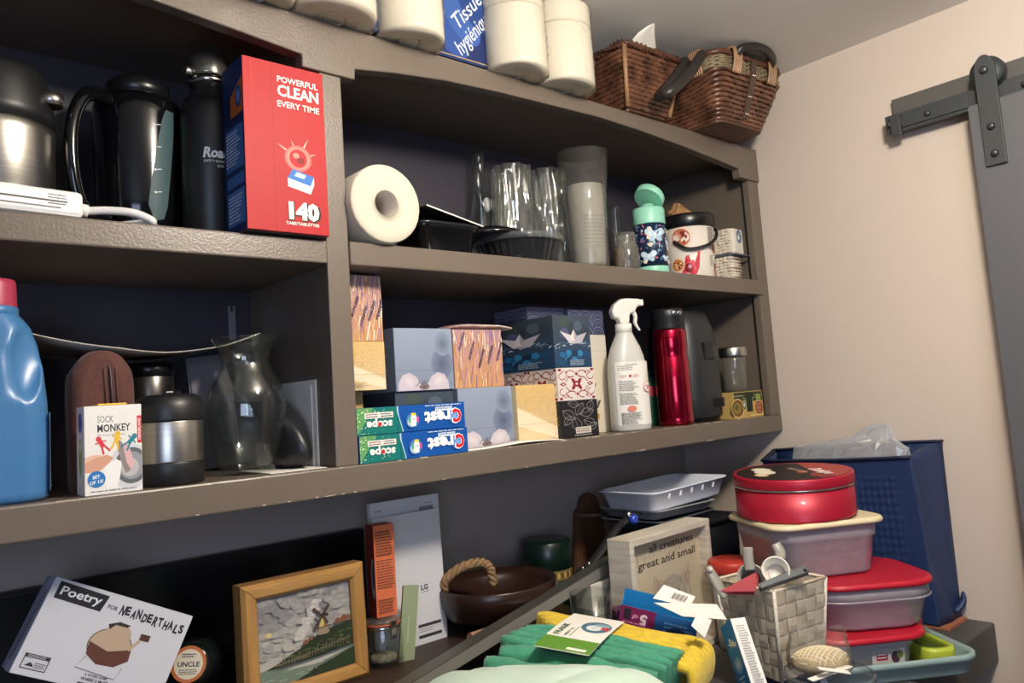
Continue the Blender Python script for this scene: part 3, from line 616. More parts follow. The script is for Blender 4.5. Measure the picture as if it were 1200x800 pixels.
# crumpled brown paper bag on the tub
pb = thing('paper_bag', 'small crumpled brown paper bag lying on the black tub lid', 'paper bag', (at_x(797, 240, 1.09), 1.09, ZM+.1605))
b = MB(); rings = []; rnd = random.Random(11)
for i, (sc, z) in enumerate(((1, 0), (1.02, .008), (.75, .018), (.4, .028), (.12, .033))):
    rings.append([((.036*math.cos(a*PI/7)*sc-.010*i*.4)+.003*(rnd.random()-.5)*2, .026*math.sin(a*PI/7)*sc+.003*(rnd.random()-.5)*2, z+.006*(rnd.random()-.5)*(i > 0)*(i < 5)) for a in range(14)])
b.loft(rings, 0, False).build('bag_paper', mat('kraft_paper', '#a67c52', .7, var=.2, vscale=60), pb)
# two bundles of cotton string, one with a paper band
M_cot = mat('cotton_string', '#d9cfbd', .85, var=.2, vscale=120)
def hank(z, label, cat_label):
    t = thing('string_bundle', label, 'string', (at_x(853, 295, 1.04), 1.045, ZM+z), .1, 'cotton string bundles')
    k = 0
    for ry in range(5):
        b = MB()
        for rz_ in range(8):
            for rx in range(2):
                y = (ry-2)*.0085; zz = .004+rz_*.0052; w_ = .021+.002*math.sin(ry*3+rz_*5)
                b.tube([(-w_, y+.003*rx, zz), (0, y-.001+.003*rx, zz+.0012*math.sin(ry+rz_*2)), (w_, y+.003*rx, zz)], .0027, 5)
        b.build('string_strands', M_cot, t, kind='stuff')
    return t
h1 = hank(0, 'lower bundle of white cotton string at the right end of the middle shelf', '')
fit(h1, 1.25, 1.42)
h2 = hank(.0672, 'upper bundle of white cotton string with a paper label band', '')
fit(h2, 1.25, 1.42)
bnd = MB().box(-.012, .026, -.0255, .0225, -.0005, .044).build('paper_band', M_card, h2, .004)
g = Pic(); g.ell(.008, .030, .010, .012, '#4d6f94', 18); g.ell(.006, .028, .005, .004, '#e2d9c8', 10); g.line([(.004, .032), (.012, .036)], .001, '#e2d9c8')
g.build('band_print', bnd, lambda u, v, n: (u, -.0255-n, v))
MB().box(-.022, .042, -.030, .02, -.0028, -.0014).build('card_flap', mat('blue_grey_card', '#5b6470', .6), h2)
# ------------------------------------------------------------------ lower left compartment
# detergent jug
dj = thing('detergent_jug', 'blue plastic detergent jug with red cap at the left end of the lower shelf', 'jug', (.128, 1.062, ZL), -.1)
M_blue = mat('blue_detergent_plastic', '#4377a8', .32, var=.05, vscale=3, sub=.05)
b = MB(); rings = []; JP = ((0, .100, .066, .024), (.004, .112, .076, .028), (.06, .114, .078, .028), (.11, .112, .078, .028), (.15, .104, .074, .028), (.18, .094, .068, .028), (.20, .080, .060, .027), (.212, .064, .054, .026), (.220, .050, .050, .0245))
def jlerp(z):
    for p, q in zip(JP, JP[1:]):
        if p[0] <= z <= q[0]: t = (z-p[0])/(q[0]-p[0]); return [p[k]+(q[k]-p[k])*t for k in (1, 2, 3)]
    return JP[-1][1:]
for i in range(41):
    z = .220*i/40 if i > 1 else (0, .004)[i]; w_, d_, r_ = jlerp(z); pts = rr(w_, d_, r_, 16); n_ = []
    dense = []
    for k in range(len(pts)):
        a_, c_ = Vector(pts[k-1]), Vector(pts[k]); m_ = 6 if k % 17 == 0 else 1
        for q in range(m_): dense.append(a_+(c_-a_)*(q+1)/m_)
    for p in dense:
        push = 0
        for hx in (-.036, .034):
            dx, dz = (p.x-hx)/.013, (z-.158)/.034; e2 = dx*dx+dz*dz
            if p.y < 0 and e2 < 1.6: push = max(push, .016*max(0, 1-e2/1.6)**.6)
        n_.append((p.x*(1-push*1.5), p.y+push, z))
    rings.append(n_)
b.loft(rings).build('jug_body', M_blue, dj)
MB().lathe([(.0265, .214), (.0285, .217), (.0285, .224), (.026, .226)], 36).build('neck_collar', M_blue, dj)
b = MB(); n = 72; b.loft([[((.0265*k+(.0006 if j % 2 else 0))*math.cos(2*PI*j/n), (.0265*k+(.0006 if j % 2 else 0))*math.sin(2*PI*j/n), z) for j in range(n)] for k, z in ((1, .224), (1.0, .226), (.96, .252), (.92, .257), (.3, .258))]).build('jug_cap', mat('raspberry_red_cap', '#a83a52', .4), dj)
g = Pic(); g.rect(-.03, .01, .028, .10, '#dfe4ea'); g.rect(-.03, .075, .028, .10, '#b8324a'); g.lines(-.026, .014, .024, .070, 12, '#5a6a80')
g.build('back_label', dj, lambda u, v, n: (.057+n, u, v))
# curved sheet of card lying across the top
cs = thing('card_sheet', 'large thin grey card sheet sagging across the things in the lower left compartment', 'card', (.335, 1.168, ZL+.1785))
b = MB(); top = []; nx = 24
for sgn, off in ((1, .0008), (-1, -.0008)):
    top.append([[(-.185+.34*i/nx, y, off+.026*((i/nx-.52)*2)**2+(.006 if i/nx > .85 else 0)*(i/nx-.85)*6+.0) for i in range(nx+1)] for y in (-.07, .0, .105)])
vs = [(p[0], p[1]+(max(0, min(1, (p[0]+.06)/.08))*.055 if p[1] < 0 else 0), p[2]) for layer in top for row in layer for p in row]; R_ = nx+1; fs = []
for j in range(2):
    for i in range(nx):
        a = j*R_+i; fs.append((a, a+1, a+R_+1, a+R_)); o_ = 3*R_; fs.append((o_+a+R_, o_+a+R_+1, o_+a+1, o_+a))
for i in range(nx): fs.append((3*R_+i, 3*R_+i+1, i+1, i)); fs.append((2*R_+i, 2*R_+i+1, 5*R_+i+1, 5*R_+i))
for j in range(2): fs.append((j*R_, (j+1)*R_, 3*R_+(j+1)*R_, 3*R_+j*R_)); fs.append((j*R_+nx, 3*R_+j*R_+nx, 3*R_+(j+1)*R_+nx, (j+1)*R_+nx))
b.add(vs, fs, 0, True); b.build('sheet', mat('grey_white_card', '#b3ada5', .6, var=.05), cs)
# brown zip pouch
x = at_x(122, 480, 1.11)
zp = thing('zip_pouch', 'dark brown fabric pouch with a long zip, standing behind the white clip box', 'pouch', (x, 1.135, ZL), -.15)
fit(zp, 1.08, 1.50)
M_bro = mat('brown_canvas', '#5a3229', .8, var=.2, vscale=60, bump=.35, bscale=300, sheen=.2)
prof = [(.0, -.032), (.085, -.034), (.105, -.028), (.117, -.012), (.118, .010), (.108, .026), (.085, .034), (.0, .032)]
b = MB(); b.loft([[(p[1]*k, y, p[0]*kk) for p in smoothpath([(q[0], q[1], 0) for q in prof], 5)] for y, k, kk in ((-.052, .6, .93), (-.046, .92, .99), (-.03, 1.05, 1), (.03, 1.05, 1), (.046, .92, .99), (.052, .6, .93))]).build('pouch_body', M_bro, zp)
zz_ = MB()
zz_.tube([(.010, -.0535, .004), (.011, -.0545, .06), (.008, -.0535, .10), (.004, -.046, .113), (.0, -.02, .119), (0, .04, .119)], .0016, 6)
zz_.build('zip_teeth', mat('dark_zip', '#2a1a16', .4), zp)
for o in (-.006, .006): MB().tube([(.010+o, -.053, .004), (.011+o, -.054, .06), (.008+o, -.053, .10), (.004+o, -.046, .1125), (o, -.02, .1185)], .0012, 6).build('seam_piping', M_bro, zp)
# sock clip box
w, d, h = .063, .036, .104
P0 = P(104, 581, Y=1.010)
sb = carton('clip_box', 'small white box of coloured sock clips with a washing machine picture', 'box', (.213, 1.010, ZL), w, d, h, M_card, .0)
g = Pic(); g.rect(.0005, .0005, w-.0005, h-.0005, '#e7e3dd'); g.text('SOCK', .014, h-.020, .0112, '#55565a', 'l', width=.0175); g.text('MONKEY', .014, h-.031, .0122, '#3a3b3f', 'l', 0, 0, .025, width=.036); g.text('We know lost socks!', .014, h-.036, .0036, '#77787c', 'l')
g.rect(w-.0055, h-.047, w-.0005, h-.014, '#c8232c'); g.text('KIKKERLAND', w-.0018, h-.030, .0036, '#f2e9e6', 'c', PI/2, 0, .02, width=.026)

def half(cu, cv, ru, rv, c):
    pts = [(min(cu+ru*math.cos(k*PI/18), w-.0008), cv+rv*math.sin(k*PI/18)) for k in range(36)]; g.add([(cu-ru*.3, cv)]+pts, [(0, 1+k, 1+(k+1) % 36) for k in range(36)], c)
half(.050, .030, .0245, .027, '#cfd0d2'); half(.051, .031, .019, .0215, '#5b5e63'); half(.051, .031, .0145, .0165, '#8c9096'); half(.049, .029, .010, .011, '#b6b2b0')
g.poly([(.022, .034), (.034, .040), (.040, .036), (.038, .020), (.034, .006), (.024, .006), (.020, .018)], '#efece8'); g.poly([(.033, .066), (.040, .060), (.046, .044), (.050, .026), (.044, .022), (.040, .034), (.036, .05)], '#8b7f7a'); g.poly([(.041, .058), (.047, .058), (.054, .034), (.050, .026), (.045, .036)], '#d8a9ac')
g.poly([(.0005, .027), (.014, .026), (.026, .036), (.031, .042), (.024, .046), (.014, .044), (.0005, .038)], '#d09a80'); g.poly([(.0005, .038), (.014, .044), (.02, .046), (.010, .047), (.0005, .044)], '#e3b49c')
def clip(u, v, c, r):
    ca, sa = math.cos(r), math.sin(r); T_ = lambda a, b_: (u+a*ca-b_*sa, v+a*sa+b_*ca)
    g.ell(*T_(0, .010), .003, .0032, c, 12); g.poly([T_(-.0022, .009), T_(.0022, .009), T_(.0026, -.001), T_(-.0026, -.001)], c)
    g.poly([T_(-.0026, 0), T_(-.0006, 0), T_(-.003, -.009), T_(-.005, -.008)], c); g.poly([T_(.0006, 0), T_(.0026, 0), T_(.005, -.008), T_(.003, -.009)], c); g.line([T_(-.002, .006), T_(-.006, .007)], .0014, c); g.line([T_(.002, .006), T_(.006, .004)], .0014, c)
clip(.020, .056, '#d22a38', .5); clip(.034, .060, '#e0b41e', -.2); clip(.048, .058, '#1f7d8c', -.7)
g.ell(.0125, .0185, .0095, .0095, '#1a6fb4', 26); g.text('SET', .0125, .0195, .0052, '#f2f0ea', 'c', .15, .1, .03); g.text('OF 12!', .0125, .0135, .0052, '#f2f0ea', 'c', .15, .1, .03)
g.lines(.006, .003, .056, .006, 1, '#8a8a8c', .0006, .05)
g.build('front_print', sb, FRONT)
g = Pic(); g.rect(0, .0005, d, h-.0005, '#dcd9d6'); g.ell(.018, .085, .010, .012, '#3d6fae', 18); g.ell(.018, .045, .008, .022, '#9cae6a', 18); g.ell(.018, .056, .004, .006, '#dfe3c8', 12)
g.build('side_print', sb, LEFT(d))
yt = MB().box(.016, .048, .004, d-.004, h, h+.0025); yt.build('yellow_clip_top', mat('yellow_plastic', '#d8a81e', .4), sb, .001)
# steel food jar
fj = thing('food_jar', 'squat black and brushed steel insulated food jar between the clip box and the vase', 'food jar', (at_x(199, 510, 1.05), 1.05, ZL))
fit(fj, 1.0, 1.13)
MB().lathe([(.038, 0), (.0405, .002), (.0412, .024), (.0405, .026)], 48).build('jar_base', M_blackm, fj)
MB().lathe([(.0405, .025), (.0408, .027), (.0408, .070), (.0405, .071)], 48).build('steel_band', M_steel, fj)
MB().lathe([(.0415, .071), (.0420, .073), (.0418, .088), (.038, .098), (.030, .1015), (0, .102)], 48).build('jar_lid', M_blackm, fj)
MB().box(-.006, .006, -.004, .004, .101, .106).build('lid_valve', M_blackp, fj, .002)
# dark canister behind
dc = thing('steel_tumbler', 'dark steel tumbler standing at the back behind the black food jar', 'tumbler', (at_x(174, 450, 1.23), 1.225, ZL))
fit(dc, 1.0, 1.28)
MB().lathe([(.030, 0), (.031, .003), (.034, .090), (.034, .115), (.032, .118), (0, .118)], 36).build('tumbler_body', mat('dark_steel', '#6a6764', .3, .9, var=.2), dc)
MB().lathe([(.035, .116), (.035, .128), (.03, .132), (0, .132)], 36).build('tumbler_lid', M_blackp, dc)
# glass vase
vs_ = thing('glass_vase', 'clear glass flower vase with flared neck and faceted base', 'vase', (at_x(289, 470, 1.085), 1.085, ZL))
fit(vs_, 1.0, 1.05)
out = [(.034, 0), (.0365, .002), (.040, .012), (.049, .045), (.0545, .075), (.055, .095), (.050, .115), (.040, .133), (.0335, .146), (.0325, .153), (.036, .168), (.0455, .182), (.0465, .1835)]
inn = [(.0440, .1825), (.0335, .168), (.0298, .153), (.0308, .146), (.0373, .132), (.0472, .114), (.0522, .095), (.0517, .075), (.046, .045), (.036, .016), (.030, .010), (.0, .009)]
b = MB(); seg = 48; rings = []
for r, z in out+inn:
    k = .0016 if z < .06 and (r, z) in out else 0
    rings.append([((r-k*(1-abs(math.cos(4*2*PI*j/seg))))*math.cos(2*PI*j/seg), (r-k*(1-abs(math.cos(4*2*PI*j/seg))))*math.sin(2*PI*j/seg), z) for j in range(seg)])
b.loft(rings, 0, True, True, False).build('vase_glass', M_glass, vs_)
# black crumpled bag, papers and folders leaning at the right end
M_blk = mat('black_nylon', '#1d1e21', .38, var=.3, vscale=30, bump=.6, bscale=25)
bb = thing('black_nylon_bag', 'crumpled black nylon bag squeezed between the glass vase and the divider', 'bag', (.497, 1.085, ZL))
b = MB(); rings = []
for z, rx, ry, ox, oy in ((0, .022, .055, .0, 0), (.02, .025, .062, .0, 0), (.05, .025, .060, -.001, .002), (.08, .026, .048, -.006, .018), (.105, .026, .036, -.014, .055), (.14, .022, .030, -.028, .088), (.175, .015, .020, -.036, .10), (.195, .006, .008, -.040, .105)):
    rings.append([(ox+rx*math.cos(2*PI*j/18)*(1+.10*math.sin(j*2.1+z*60)), oy+ry*math.sin(2*PI*j/18)*(1+.12*math.sin(j*1.3+z*90)), z+.004*math.sin(j*1.7)*(z > 0)) for j in range(18)])
b.loft(rings).build('bag_fabric', M_blk, bb, sub=1)
gp = thing('grey_folder', 'dark grey paper folder standing upright at the back behind the glass vase', 'folder', (.430, 1.262, ZL), .0, rot=(.0, -.10, -.1))
MB().box(0, .062, 0, .003, 0, .180).build('folder_sheet', mat('grey_paper', '#77747a', .6, var=.1), gp)
MB().box(.003, .066, -.003, -.001, 0, .172).build('folder_sheet', mat('grey_paper', '#77747a', .6), gp)
wf = thing('white_envelope', 'white envelope standing upright against the divider in the lower left compartment', 'envelope', (.5270, 1.05, ZL), rot=(0, -.0, 0))
MB().box(0, .0025, .0, .15, 0, .128).build('envelope_body', M_white, wf); MB().box(-.0022, -.0006, .01, .16, 0, .12).build('envelope_sheet', M_white, wf)
wp_ = thing('loose_paper', 'flat white paper sheet lying on the shelf edge right of the vase', 'paper', (.468, 1.012, ZL), -.04)
b = MB(); b.box(-.03, .052, 0, .12, .0005, .0014).build('paper_sheet', M_white, wp_)
pb_ = thing('wall_bracket', 'small pale slotted metal strip fixed to the back panel above the vase', 'bracket', (at_x(272, 365, 1.28), 1.2845, P(272, 376, Y=1.28).z))
MB().prism([(-.006, -.04), (.006, -.04), (.006, .026), (.002, .026), (.002, .016), (-.002, .016), (-.002, .026), (-.006, .026)], -.003, 0).build('bracket_strip', mat('pale_zinc', '#8f9196', .4, .6), pb_)
# ------------------------------------------------------------------ lower right compartment: tissue boxes
TISS = 'cube tissue boxes in the lower right compartment'
def lavender(g, u0, v0, u1, v1, seed):
    r = random.Random(seed); w_, h_ = u1-u0, v1-v0
    g.rect(u0, v0, u1, v1, '#c99a78', 1, 8, ('#c9925a', '#a9848e'))
    for _ in range(100):
        u, v = u0+w_*r.random(), v0+h_*r.random(); l = .012+.02*r.random(); a = 1.3+.5*r.random(); du, dv = math.cos(a)*l/2, math.sin(a)*l/2
        u = min(max(u, u0+abs(du)+.001), u1-abs(du)-.001); v = min(max(v, v0+dv+.001), v1-dv-.001)
        g.line([(u-du, v-dv), (u, v), (u+du, v+dv)], .0008+.0016*r.random(), r.choice(['#e8cfae', '#d8a888', '#c98a5a', '#b58aa0', '#8f6f92', '#e3b98a', '#f0dcc4']))
    for q in range(5):
        u = u0+w_*(.12+.19*q); v = v0+h_*(.15+.5*r.random())
        for k in range(14):
            uu, vv = min(max(u+k*.0009-.0025*(k % 2), u0+.002), u1-.002), v+k*.0023
            if vv < v1-.003: g.ell(uu, vv, .0019, .0013, r.choice(['#5a4468', '#463a56', '#7a5f86', '#2f2a3a']), 7, r.random()*3)
def gold(g, u0, v0, u1, v1, seed, text=False):
    r = random.Random(seed); w_, h_ = u1-u0, v1-v0
    g.rect(u0, v0, u1, v1, '#d9bb84', 1, 6, ('#dcc49a', '#d3b070'))
    g.poly([(u0, v0+h_*.62), (u0, v0+h_*.30), (u1, v0+h_*.02), (u1, v0+h_*.22)], '#e9d8b6')
    for _ in range(420):
        u, t = r.random(), r.random(); lo = .64-.40*u; v = lo+(1-lo)*t*r.random()**.3
        g.ell(u0+w_*u, v0+h_*min(v, .985), .0006, .0006, r.choice(['#b98a3e', '#c99c4c', '#a87a34', '#ecd7a8']), 5)
    g.line([(u0, v0+h_*.32), (u1, v0+h_*.32)], .0005, '#a98a58')
    if text: g.lines(u0+.004, v0+.004, u0+w_*.55, v0+h_*.17, 5, '#7a6440', jag=.3)
def poppy(g, u0, v0, u1, v1):
    w_, h_ = u1-u0, v1-v0; g.rect(u0, v0, u1, v1, '#6f7c92', 1, 10, ('#7b8699', '#8e9aae'))
    g.ell(u0+w_*.80, v0+h_*.42, w_*.19, h_*.26, '#4e586c', 20, rim='#74809a'); g.ell(u0+w_*.83, v0+h_*.75, w_*.15, h_*.2, '#5d687c', 20, rim='#8592a6')
    g.line([(u0, v0+h_*.32), (u1, v0+h_*.32)], .0005, '#5a6478')
    for s_ in (-1, 1):
        pet = [(u0+w_*(.47+s_*a), v0+h_*b_) for a, b_ in ((.02, .004), (.06, .10), (.13, .22), (.24, .285), (.36, .25), (.43, .13), (.44, .004))]; g.poly(pet if s_ < 0 else pet[::-1], '#c6bcc2'); g.ell(u0+w_*(.47+.25*s_), v0+h_*.14, w_*.13, h_*.09, '#d8d0d0', 16, .5*s_, rim='#c6bcc2')
    g.ell(u0+w_*.47, v0+h_*.055, w_*.09, h_*.05, '#5a4a48', 16, rim='#8a7a7a')
    q = random.Random(2)
    for k in range(26): a = math.radians(10+160*q.random()); k2 = .6+.7*q.random(); g.ell(u0+w_*.47+w_*.12*k2*math.cos(a), v0+h_*(.05+.08*k2*math.sin(a)), .0009, .0009, '#2b2226', 5)
def boats(g, u0, v0, u1, v1, dim=False, boat=.52):
    w_, h_ = u1-u0, v1-v0; r = random.Random(8)
    g.rect(u0, v0, u1, v1, '#2a3a4c', 1, 8, ('#123a5c', '#3a4550'))
    for _ in range(10): g.ell(u0+w_*(.12+.76*r.random()), v0+h_*(.66+.22*r.random()), w_*.12, h_*.10, r.choice(['#4a5a66', '#3a4a44', '#52527a', '#2f3a46']), 14)
    for _ in range(14): g.ell(u0+w_*(.1+.8*r.random()), v0+h_*(.08+.22*r.random()), w_*.08, h_*.06, r.choice(['#1d5f8e', '#15476e', '#2a76a6', '#0f2c46']), 12)
    for _ in range(60):
        u = r.random()*.94; v = .37+.10*math.sin(u*2.6+.2)+.09*(r.random()-.5); g.line([(u0+w_*u, v0+h_*v), (u0+w_*(u+.05), v0+h_*(v+.02*r.random()))], .0006+.0006*r.random(), r.choice(['#cfd6da', '#8fa6b6', '#5a7e98', '#e4e6e4']))
    if boat > 1: return
    B = lambda a, b_: (u0+w_*(boat+a), v0+h_*(.52+b_))
    g.poly([B(-.36, .18), B(-.10, -.06), B(.20, -.06), B(-.02, .09)], '#cfc9cc'); g.poly([B(.38, .16), B(.20, -.06), B(-.10, -.06), B(.06, .08)], '#b3adb6'); g.poly([B(-.10, .04), B(.02, .22), B(.12, .04), B(0, -.02)], '#dcd6d6'); g.poly([B(.02, .22), B(.12, .04), B(.02, .0)], '#a9a3ae')
    g.lines(u0+w_*.38, v0+h_*.03, u0+w_*.8, v0+h_*.15, 4, '#9fb2c0', jag=.2)
def damask(g, u0, v0, u1, v1, bgc='#dcd3cb', c='#8c1f34'):
    w_, h_ = u1-u0, v1-v0; g.rect(u0, v0, u1, v1, bgc)
    X_ = lambda a: u0+w_*(.5+a); Y_ = lambda a: v0+h_*(.5+a)
    for a in range(4): g.ell(X_(.10*math.cos(a*PI/2+PI/4)), Y_(.10*math.sin(a*PI/2+PI/4)), w_*.09, h_*.065, c, 12, a*PI/2+PI/4)
    g.poly([(X_(-.10), Y_(0)), (X_(0), Y_(.10)), (X_(.10), Y_(0)), (X_(0), Y_(-.10))], c); g.ell(X_(0), Y_(0), w_*.035, h_*.035, bgc, 10)
    for sx in (-1, 1):
        for sy in (-1, 1):
            g.arc(X_(sx*.16), Y_(sy*.32), w_*.12, h_*.10, 0, 280, .0016, c); g.arc(X_(sx*.38), Y_(sy*.24), w_*.09, h_*.10, 90, 360, .0016, c); g.ell(X_(sx*.44), Y_(sy*.44), w_*.045, h_*.045, c, 10); g.line([(X_(sx*.06), Y_(sy*.24)), (X_(sx*.22), Y_(sy*.20)), (X_(sx*.30), Y_(sy*.07))], .0017, c)
            g.ell(X_(sx*.26), Y_(sy*.36), w_*.03, h_*.03, c, 8); g.line([(X_(sx*.30), Y_(sy*.42)), (X_(sx*.40), Y_(sy*.36))], .0014, c)
        g.poly([(X_(sx*.28), Y_(0)), (X_(sx*.36), Y_(.07)), (X_(sx*.46), Y_(0)), (X_(sx*.36), Y_(-.07))], c); g.ell(X_(sx*.36), Y_(0), w_*.03, h_*.03, bgc, 8)
        g.poly([(X_(-.03), Y_(sx*.30)), (X_(0), Y_(sx*.38)), (X_(.03), Y_(sx*.30)), (X_(0), Y_(sx*.24))], c)
def leaves(g, u0, v0, u1, v1, bgc='#15141a', c='#a9a2a0'):
    w_, h_ = u1-u0, v1-v0; g.rect(u0, v0, u1, v1, bgc)
    def leaf(a, b_, l, rot):
        ca, sa = math.cos(rot), math.sin(rot)
        for s_ in (-1, 1): g.line([(u0+w_*min(max(a+(t*l)*ca-s_*.09*math.sin(t*PI)*sa*(l/.3), .01), .99), v0+h_*min(max(b_+(t*l)*sa+s_*.09*math.sin(t*PI)*ca*(l/.3), .01), .99)) for t in [k/8 for k in range(9)]], .0007, c)
        g.line([(u0+w_*min(max(a, 0.01), .99), v0+h_*min(max(b_, .01), .99)), (u0+w_*min(max(a+l*ca, .01), .99), v0+h_*min(max(b_+l*sa, .01), .99))], .0005, c)
    for a, b_, l, r_ in ((.05, .75, .4, -.7), (.4, .60, .38, 1.0), (.5, .62, .4, .2), (.35, .55, .42, -1.3), (.6, .45, .36, -.4), (.08, .35, .3, .9), (.75, .7, .3, 1.2), (.2, .95, .3, -.3), (.7, .2, .3, .5)): leaf(a, b_, l, r_)
    g.rect(u0+w_*.36, v0+h_*.10, u0+w_*.78, v0+h_*.27, '#cfc6bb'); g.lines(u0+w_*.38, v0+h_*.13, u0+w_*.76, v0+h_*.25, 2, '#6a625c', jag=.1); g.lines(u0+w_*.32, v0+h_*.03, u0+w_*.8, v0+h_*.08, 1, '#b9b0a8', jag=.1)
def floral(g, u0, v0, u1, v1):
    w_, h_ = u1-u0, v1-v0; r = random.Random(14); g.rect(u0, v0, u1, v1, '#d8cdb6')
    for k in range(9):
        a, b_ = u0+w_*(.1+.5*r.random()), v0+h_*(.05+.75*r.random())
        for s_ in (-1, 1):
            for q in range(5): g.line([(a+.0022*q, b_+.0032*q), (a+.0022*q+s_*.005+.002, b_+.0032*q+.005)], .0014, ['#2c3326', '#3a4430', '#8a6a2a'][k % 3])
        g.line([(a, b_), (a+.012, b_+.018)], .0009, '#2c3326')
    for k in range(5): g.ell(u0+w_*(.2+.6*r.random()), v0+h_*(.1+.8*r.random()), .005, .006, ['#b98a2a', '#c9a04a', '#a03028'][k % 3], 10)
def scallop(g, u0, v0, u1, v1):
    w_, h_ = u1-u0, v1-v0; g.rect(u0, v0, u1, v1, '#454b68', 1, 6, ('#3c425e', '#565b78'))
    for i in range(3):
        for j in range(3):
            for k, c in ((1, '#8b8fa8'), (.8, '#2f3654'), (.55, '#74799a'), (.3, '#2b3150')):
                g.arc(u0+w_*(.17+.33*i), v0+h_*(.03+.32*j), w_*.16*k, h_*.28*k, 0, 180, .0012, c, 12)
def tissue_box(label, x, y, z, w, d, h, base, front, left=None):
    t = carton('tissue_box', label, 'tissue box', (x, y, z), w, d, h, mat('card_'+base, base, .5), group=TISS)
    g = Pic(); front(g, .0004, .0004, w-.0004, h-.0004); g.build('front_print', t, FRONT)
    if left: g = Pic(); left(g, .0004, .0004, d-.0004, h-.0004); g.build('side_print', t, LEFT(d))
    o = Pic(); o.ell(w/2, d/2, w*.3, d*.2, '#3a3634', 20); o.build('top_opening', t, TOP(h)); return t
pl = lambda c: (lambda g, a, b_, e, f_: g.rect(a, b_, e, f_, c))
Yb = 1.065
def XZ(px, py, Y): p = P(px, py, Y=Y); return p.x, p.z
# column nearest the divider: two gold / lavender boxes
hb_ = .108; x0 = .566
tissue_box('lower gold speckled tissue box at the left, behind the toothpaste cartons', x0+.002, Yb+.02, ZL, .058, .11, hb_, '#d3b880', lambda g, *a: gold(g, *a, 1))
x1, z1 = XZ(461, 476, 1.05)
tissue_box('gold speckled tissue box next to the divider, under the purple lavender box', x0+.004, 1.05, ZL+hb_, .079, .11, P(413, 400, Y=1.05).z-ZL-hb_, '#d3b880', lambda g, *a: gold(g, *a, 2, True))
zt = P(413, 400, Y=1.05).z
tissue_box('lavender flower tissue box topmost at the left, beside the divider', x0+.004, 1.05, zt, .078, .11, .105, '#b8917e', lambda g, *a: lavender(g, *a, 3))
# second column
xa, xb = at_x(463, 430, 1.05), at_x(532, 445, 1.05)
z_a = P(465, 459, Y=1.05).z
tissue_box('dark blurred print tissue box under the left grey poppy box', xa, 1.055, ZL, xb-xa, .11, z_a-ZL, '#39424e', lambda g, *a: boats(g, *a, boat=5))
tissue_box('upper grey blue poppy tissue box, left of the second lavender box', xa, 1.05, z_a, xb-xa, .11, P(460, 384, Y=1.05).z-z_a, '#7b8699', poppy)
x_c, x_d = xb+.002, at_x(601, 480, 1.045); z_c = P(560, 454, Y=1.045).z
tissue_box('lower grey blue poppy tissue box beside the toothpaste cartons', x_c, 1.045, ZL, x_d-x_c, .11, z_c-ZL, '#7b8699', poppy)
tissue_box('lavender flower tissue box standing on the lower grey poppy box', x_c, 1.05, z_c, x_d-x_c-.012, .11, P(560, 386, Y=1.05).z-z_c, '#b8917e', lambda g, *a: lavender(g, *a, 9))
x_e, x_f = x_d+.001, at_x(657, 480, 1.025)-.001
tissue_box('gold speckled tissue box in front of the red patterned box', x_e, 1.035, ZL, x_f-x_e, .11, P(600, 452, Y=1.04).z-ZL, '#d3b880', lambda g, *a: gold(g, *a, 4), lambda g, *a: g.rect(*a, '#d9c39a'))
# third column with black leaf, red damask and paper boat boxes
Y3 = 1.025; x_g = at_x(657.5, 490, Y3); w3 = .100; zz1 = P(658, 470, Y=Y3).z; zz2 = P(655, 431, Y=Y3).z; zz3 = P(651, 369, Y=Y3).z; D3 = .165
tissue_box('black tissue box with pale leaf outlines, bottom of the stack by the spray bottle', x_g, Y3, ZL, w3, D3, zz1-ZL, '#15141a', leaves, lambda g, *a: g.rect(*a, '#15141a'))
tissue_box('white tissue box with dark red damask pattern in the middle of the stack', x_g-.001, Y3+.001, zz1, w3, D3, zz2-zz1, '#d8cfc6', damask, lambda g, a, b_, c, d_: (damask(g, a, b_, (a+c)/2, d_), damask(g, (a+c)/2, b_, c, d_)))
tissue_box('dark blue tissue box with folded paper boats on water', x_g-.003, Y3+.002, zz2, w3, D3, zz3-zz2, '#22384c', boats, lambda g, *a: boats(g, *a, boat=.42))
tissue_box('navy scallop patterned tissue box lying on top of the paper boat box', x_g+.002, Y3+.075, zz3, w3+.002, .10, .026, '#454b68', scallop, scallop)
x_h = x_g+w3+.003
tissue_box('cream and green leafy tissue box at the bottom, right behind the spray bottle', x_h, 1.085, ZL, .105, .11, P(705, 392, Y=1.085).z-ZL-.05, '#d8cdb6', floral)
zf = P(705, 392, Y=1.085).z-.05
tissue_box('plain cream tissue box behind the spray bottle trigger', x_h, 1.087, zf, .105, .11, .05, '#d8d0c0', lambda g, *a: (g.rect(*a, '#d3cbbd'), g.line([(a[0], a[1]+.016), (a[2], a[1]+.016)], .0006, '#a89e90'), g.line([(a[0]+.01, a[1]+.025), (a[0]+.03, a[1]+.045)], .001, '#b8925a')))
tissue_box('navy scallop patterned tissue box at the back behind the spray bottle', x_h-.001, 1.088, zf+.05, .105, .11, .052, '#454b68', scallop)
